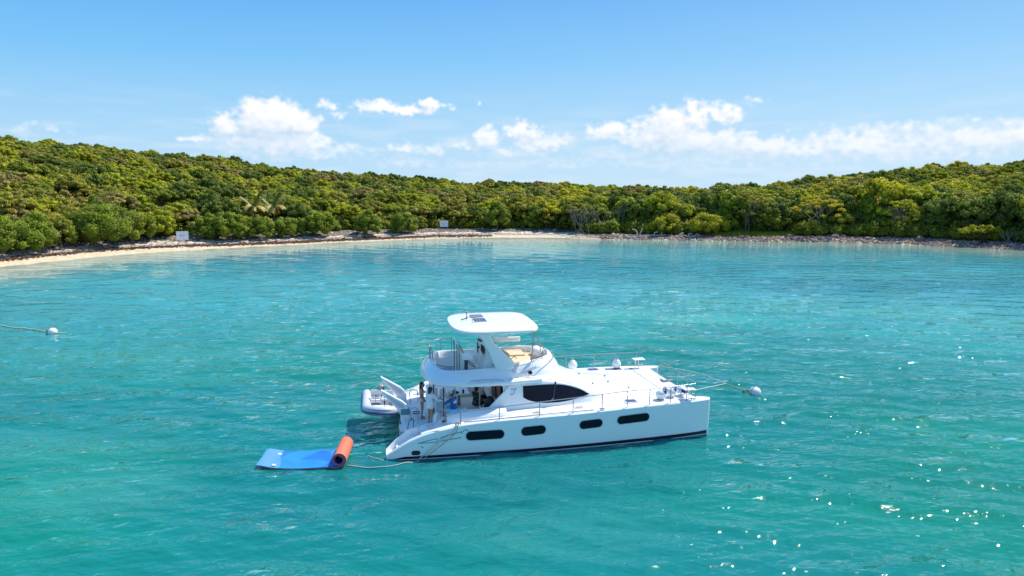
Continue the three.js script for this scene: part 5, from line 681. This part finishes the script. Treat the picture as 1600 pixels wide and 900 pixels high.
{ // the dinghy on the davits, bow towards the near side
  const c = V(-7.22, 1.1, -.7), o = thing('dinghy', 'white inflatable dinghy with blue rubbing band hanging from the stern davits', 'dinghy', aboard(c.x, c.y, c.z), HEAD); o.rotation.z = -.07;
  const path = [[.66, 0, -1.75], [.66, 0, -.6], [.66, 0, .35], [.56, .05, .98], [.25, .12, 1.36], [-.1, .14, 1.42], [-.42, .12, 1.3], [-.66, .05, .9], [-.7, 0, .3], [-.7, 0, -.6], [-.7, .02, -1.75]].map((p) => V(...p)), cv = new THREE.CatmullRomCurve3(path, false, 'centripetal');
  part('tube', [new THREE.TubeGeometry(cv, 90, .215, 18, false), (() => { const g = new THREE.ConeGeometry(.215, .34, 18); g.rotateX(-Math.PI / 2); g.translate(.66, 0, -1.92); return g; })(), (() => { const g = new THREE.ConeGeometry(.215, .34, 18); g.rotateX(-Math.PI / 2); g.translate(-.7, .02, -1.92); return g; })()], mat([.52, .54, .58], .5), o);
  const off = (dx, dy) => new THREE.CatmullRomCurve3(cv.getPoints(60).map((p) => { const r = V(p.x, 0, Math.max(0, p.z - .3)), l = r.length() || 1; return V(p.x + r.x / l * dx, p.y + dy, p.z + r.z / l * dx); }), false, 'centripetal');
  part('rubbing_band', new THREE.TubeGeometry(off(.19, -.05), 90, .07, 8, false), mat([.05, .12, .25], .5), o); part('stripe', new THREE.TubeGeometry(off(.175, .085), 90, .035, 6, false), mat([.07, .16, .32], .5), o);
  const rings = [[-1.75, .5, -.36], [-.6, .52, -.38], [.3, .46, -.37], [.85, .30, -.30], [1.2, .12, -.18], [1.38, .02, -.02]].map(([z, w, d]) => [[w, -.08, z], [w * .8, -.16, z], [0, d, z], [-w * .8, -.16, z], [-w, -.08, z], [0, -.03, z]]); part('keel_hull', loft(rings, { crease: 30 }), mat([.62, .58, .58], .4), o);
  part('floorboard', box(.95, .04, 2.5, -.02, -.06, -.45, .01), grey, o); part('transom', box(1.0, .42, .06, -.02, .05, -1.6, .02), gel, o); part('seat', box(.98, .06, .32, -.02, .16, -.3, .02), gel, o); part('bow_locker', box(.7, .22, .4, -.02, .05, .75, .06), gel, o);
  const wh = part('steering_wheel', new THREE.TorusGeometry(.16, .017, 8, 24), rubber, o); wh.position.set(.1, .42, -.02); wh.rotation.x = -.6; part('console', box(.4, .4, .3, .1, .15, .12, .05), mat([.55, .56, .58], .4), o); part('handrail', tube([[-.3, .1, .1], [-.3, .5, 0], [.45, .5, 0], [.45, .1, .1]], .016, { straight: true }), grey, o); part('outboard', [box(.28, .3, .36, -.02, .33, -1.75, .1), box(.14, .6, .18, -.02, -.05, -1.75, .04)], grey, o);
  part('grab_handle', tube([[.3, .22, 1.2], [.2, .30, 1.3], [.05, .32, 1.34], [-.05, .27, 1.36]], .018), rubber, o); part('valve', ball(.04, .5, .2, .95, 10, 8), gel, o);
  for (const z of [.35, -1.5]) part('lifting_strap', tube([[-.6, .2, z], [.0, .62, z], [.6, .2, z]], .012, { straight: true }), ropeWhite, o);
}
{ // the half-rolled floating mat astern
  const o = thing('floating_mat', 'blue foam floating mat lying on the water, one end rolled up to an orange roll', 'floating mat', [-6.78, 0, -27.8], Math.atan2(.27, 3.3)), W2 = .98, th = .022, path = [];
  for (let i = 0; i <= 70; i++) { const f = i / 70, x = -3.32 + f * 3.2; path.push([x, .022 + .10 * smooth(.30, 0, f) * smooth(.3, 0, f) + .022 * Math.sin(f * 9 + .6)]); }
  const r0 = .275, turns = 2.5; for (let i = 1; i <= 120; i++) { const a = i / 120 * turns * 6.283, r = r0 - .052 * a / 6.283; path.push([-.12 + Math.sin(a) * r, .045 + r0 - Math.cos(a) * r]); }
  const lift = (i, z) => { const x = -6.78 + Math.min(path[i][0], -.1), zz = -27.8 + z - path[i][0] * .08; return Math.max(seaH(x, zz, .4, .4), seaH(x, zz, .15, .15)) + .012; };
  const sheetOf = (a, b, blue) => { const pos = [], idx = [], col = [], NZ = 44, n = path.length; for (let i = 0; i < n; i++) { const p = path[Math.max(0, i - 1)], q = path[Math.min(n - 1, i + 1)], l = Math.hypot(q[0] - p[0], q[1] - p[1]), nx = -(q[1] - p[1]) / l, ny = (q[0] - p[0]) / l; for (const h of [a, b]) for (let j = 0; j <= NZ; j++) { const z = (j / NZ * 2 - 1) * W2, q0 = 0; pos.push(path[i][0] + nx * h, path[i][1] + ny * h + (i < 70 ? lift(i, z) : lift(70, 0)), z * (i < 12 ? 1 - .02 * (12 - i) / 12 : 1)); const u = path[i][0] + 3.32, f = Math.sin(u * 3.1 + Math.sin(z * 2.6 + u) * 1.3) + .55 * Math.sin(z * 4.2 + u * 1.1); col.push(...(i > 70 ? [.008, .03, .2] : u < .72 + .12 * Math.sin(z * 2.2) ? [.09, .28, .62] : f > .35 ? [.010, .15, .50] : [.014, .225, .60])); } }  // foam inside the roll is coloured darker to stand for its shade
    const row = (NZ + 1) * 2; for (let i = 0; i + 1 < n; i++) for (const s of [0, NZ + 1]) for (let j = 0; j < NZ; j++) { const p = i * row + s + j, q = p + row; s ? idx.push(p, p + 1, q, q, p + 1, q + 1) : idx.push(p, q, p + 1, q, q + 1, p + 1); } for (let i = 0; i + 1 < n; i++) for (const j of [0, NZ]) { const p = i * row + j, q = p + row, r = p + NZ + 1, s = q + NZ + 1; j ? idx.push(p, r, q, q, r, s) : idx.push(p, q, r, q, s, r); } for (const i of [0, n - 1]) for (let j = 0; j < NZ; j++) { const p = i * row + j, r = p + NZ + 1; i ? idx.push(p, p + 1, r, r, p + 1, r + 1) : idx.push(p, r, p + 1, r, r + 1, p + 1); }
    const g = geo(pos, idx, blue ? { color: [col, 3] } : {}); outward(g); return toCreasedNormals(g, .7); };
  const foam = sheetOf(0, th, true); const m1 = new THREE.Mesh(foam, new THREE.MeshPhysicalMaterial({ vertexColors: true, roughness: .55 })); m1.name = 'foam_top'; m1.castShadow = m1.receiveShadow = true; o.add(m1);
  part('foam_underside', sheetOf(-th, -.0005, false), mat([.80, .17, .085], .6), o);
  for (const [x, z] of [[-2.72, -.36], [-2.68, .82]]) part('grommet', (() => { const g = new THREE.TorusGeometry(.055, .03, 8, 18); g.rotateX(Math.PI / 2); g.translate(x, .11 + seaH(-6.78 + x, -27.8 + z - x * .08, .45, .45), z); return g; })(), gel, o);
}
{ // mooring buoys and lines
  const buoy = (name, label, x, z, r, dir, col) => { const y = onSea(x, z), o = thing(name, label, 'buoy', [x, y + r * .28, z]); part('float', (() => { const g = new THREE.SphereGeometry(r, 28, 20); g.scale(1, .9, 1); return g; })(), mat(col, .35, { bumpMap: grain, bumpScale: .004 }), o); part('band', (() => { const g = new THREE.TorusGeometry(r * .985, .018, 6, 32); g.rotateY(.5); return g; })(), mat([.25, .26, .32], .6), o); part('shackle', [tube([[dir[0] * r * .9, .02, dir[1] * r * .9], [dir[0] * (r + .14), .06, dir[1] * (r + .14)], [dir[0] * (r + .32), .03, dir[1] * (r + .32)]], .05), ball(.075, dir[0] * (r + .3), .03, dir[1] * (r + .3), 10, 8)], mat([.32, .17, .09], .8), o); return o; };
  buoy('mooring_buoy', 'white round mooring buoy ahead of the bow, tied to the boat', 13.12, -37.2, .31, [-.92, -.3], [.72, .72, .73]); buoy('mooring_buoy', 'white round mooring buoy floating alone at the left with a long line', -35.5, -53.9, .34, [-.9, -.35], [.80, .78, .76]);
  const fl = (pts, h = .045) => { const c = new THREE.CatmullRomCurve3(pts.map(([x, z]) => V(x, 0, z)), false, 'centripetal').getPoints(pts.length * 9); return c.map((p) => [p.x, onSea(p.x, p.z) + h, p.z]); };
  const rope = (label, pts, r, m = ropeWhite) => tag(part('rope', tube(pts, r, { sides: 6, seg: Math.min(160, pts.length * 8) }), m), label, 'rope');
  const j = [11.55, .55, -37.3], near = aboard(6.3, 1.9, 2.55), far = aboard(7.05, 1.74, -2.9);
  rope('pale bridle line from the near bow to the mooring buoy knot', [near, j], .017); rope('pale bridle line from the far bow to the mooring buoy knot', [far, [10.2, 1.05, -37.5], j], .015); rope('tan mooring pendant between bridle knot and buoy', [j, [12.1, .35, -37.25], [12.7, .12, -37.3]], .026, ropeTan);
  rope('long pale line floating to the left away from the lone buoy', fl([[-35.9, -54.05], [-37.5, -54.9], [-40, -55.9], [-43, -57.4], [-48, -60]]), .04); rope('short loose end of line right of the lone buoy', fl([[-35.2, -53.75], [-34.9, -53.7], [-34.3, -53.75]]), .035);
  const a = aboard(-4.25, 1.5, 3.62), b = aboard(-4.4, 1.2, 3.73), c = aboard(-5.82, .08, 3.72);
  rope('stern line running from the near cleat down the hull side', [a, b, aboard(-5.1, .66, 3.725), c], .017); rope('tan strand added as the shadow of the stern line on the hull side', [aboard(-4.2, 1.5, 3.66), aboard(-4.3, 1.15, 3.75), aboard(-4.95, .58, 3.745), aboard(-5.68, .07, 3.74)], .014, ropeTan);  // the tan strand stands for the shadow of the first line
  rope('pale line in the water from the stern to the rolled mat', fl([[c[0], c[2]], [-4.3, -27.05], [-5.06, -26.78], [-5.9, -26.8], [-6.5, -26.95]], .03), .017); rope('loose end of white line floating between mat and stern', fl([[-5.95, -28.15], [-5.6, -27.85], [-5.18, -27.38]], .03), .016);
  rope('taut pale line from the near davit down into the water', [aboard(-6.42, 1.1, 1.08), [-5.15, -.05, -30.39]], .015); rope('white stay from the flybridge edge to the far quarter', [aboard(-5.25, 2.8, 1.0), aboard(-5.95, 1.15, -2.5)], .014); rope('thin line lying along the after deck to the near quarter', [aboard(-5.95, .99, 1.3), aboard(-5.6, .98, 2.2), aboard(-5.45, 1.16, 2.9)], .012);
}

renderer.render(scene, camera);
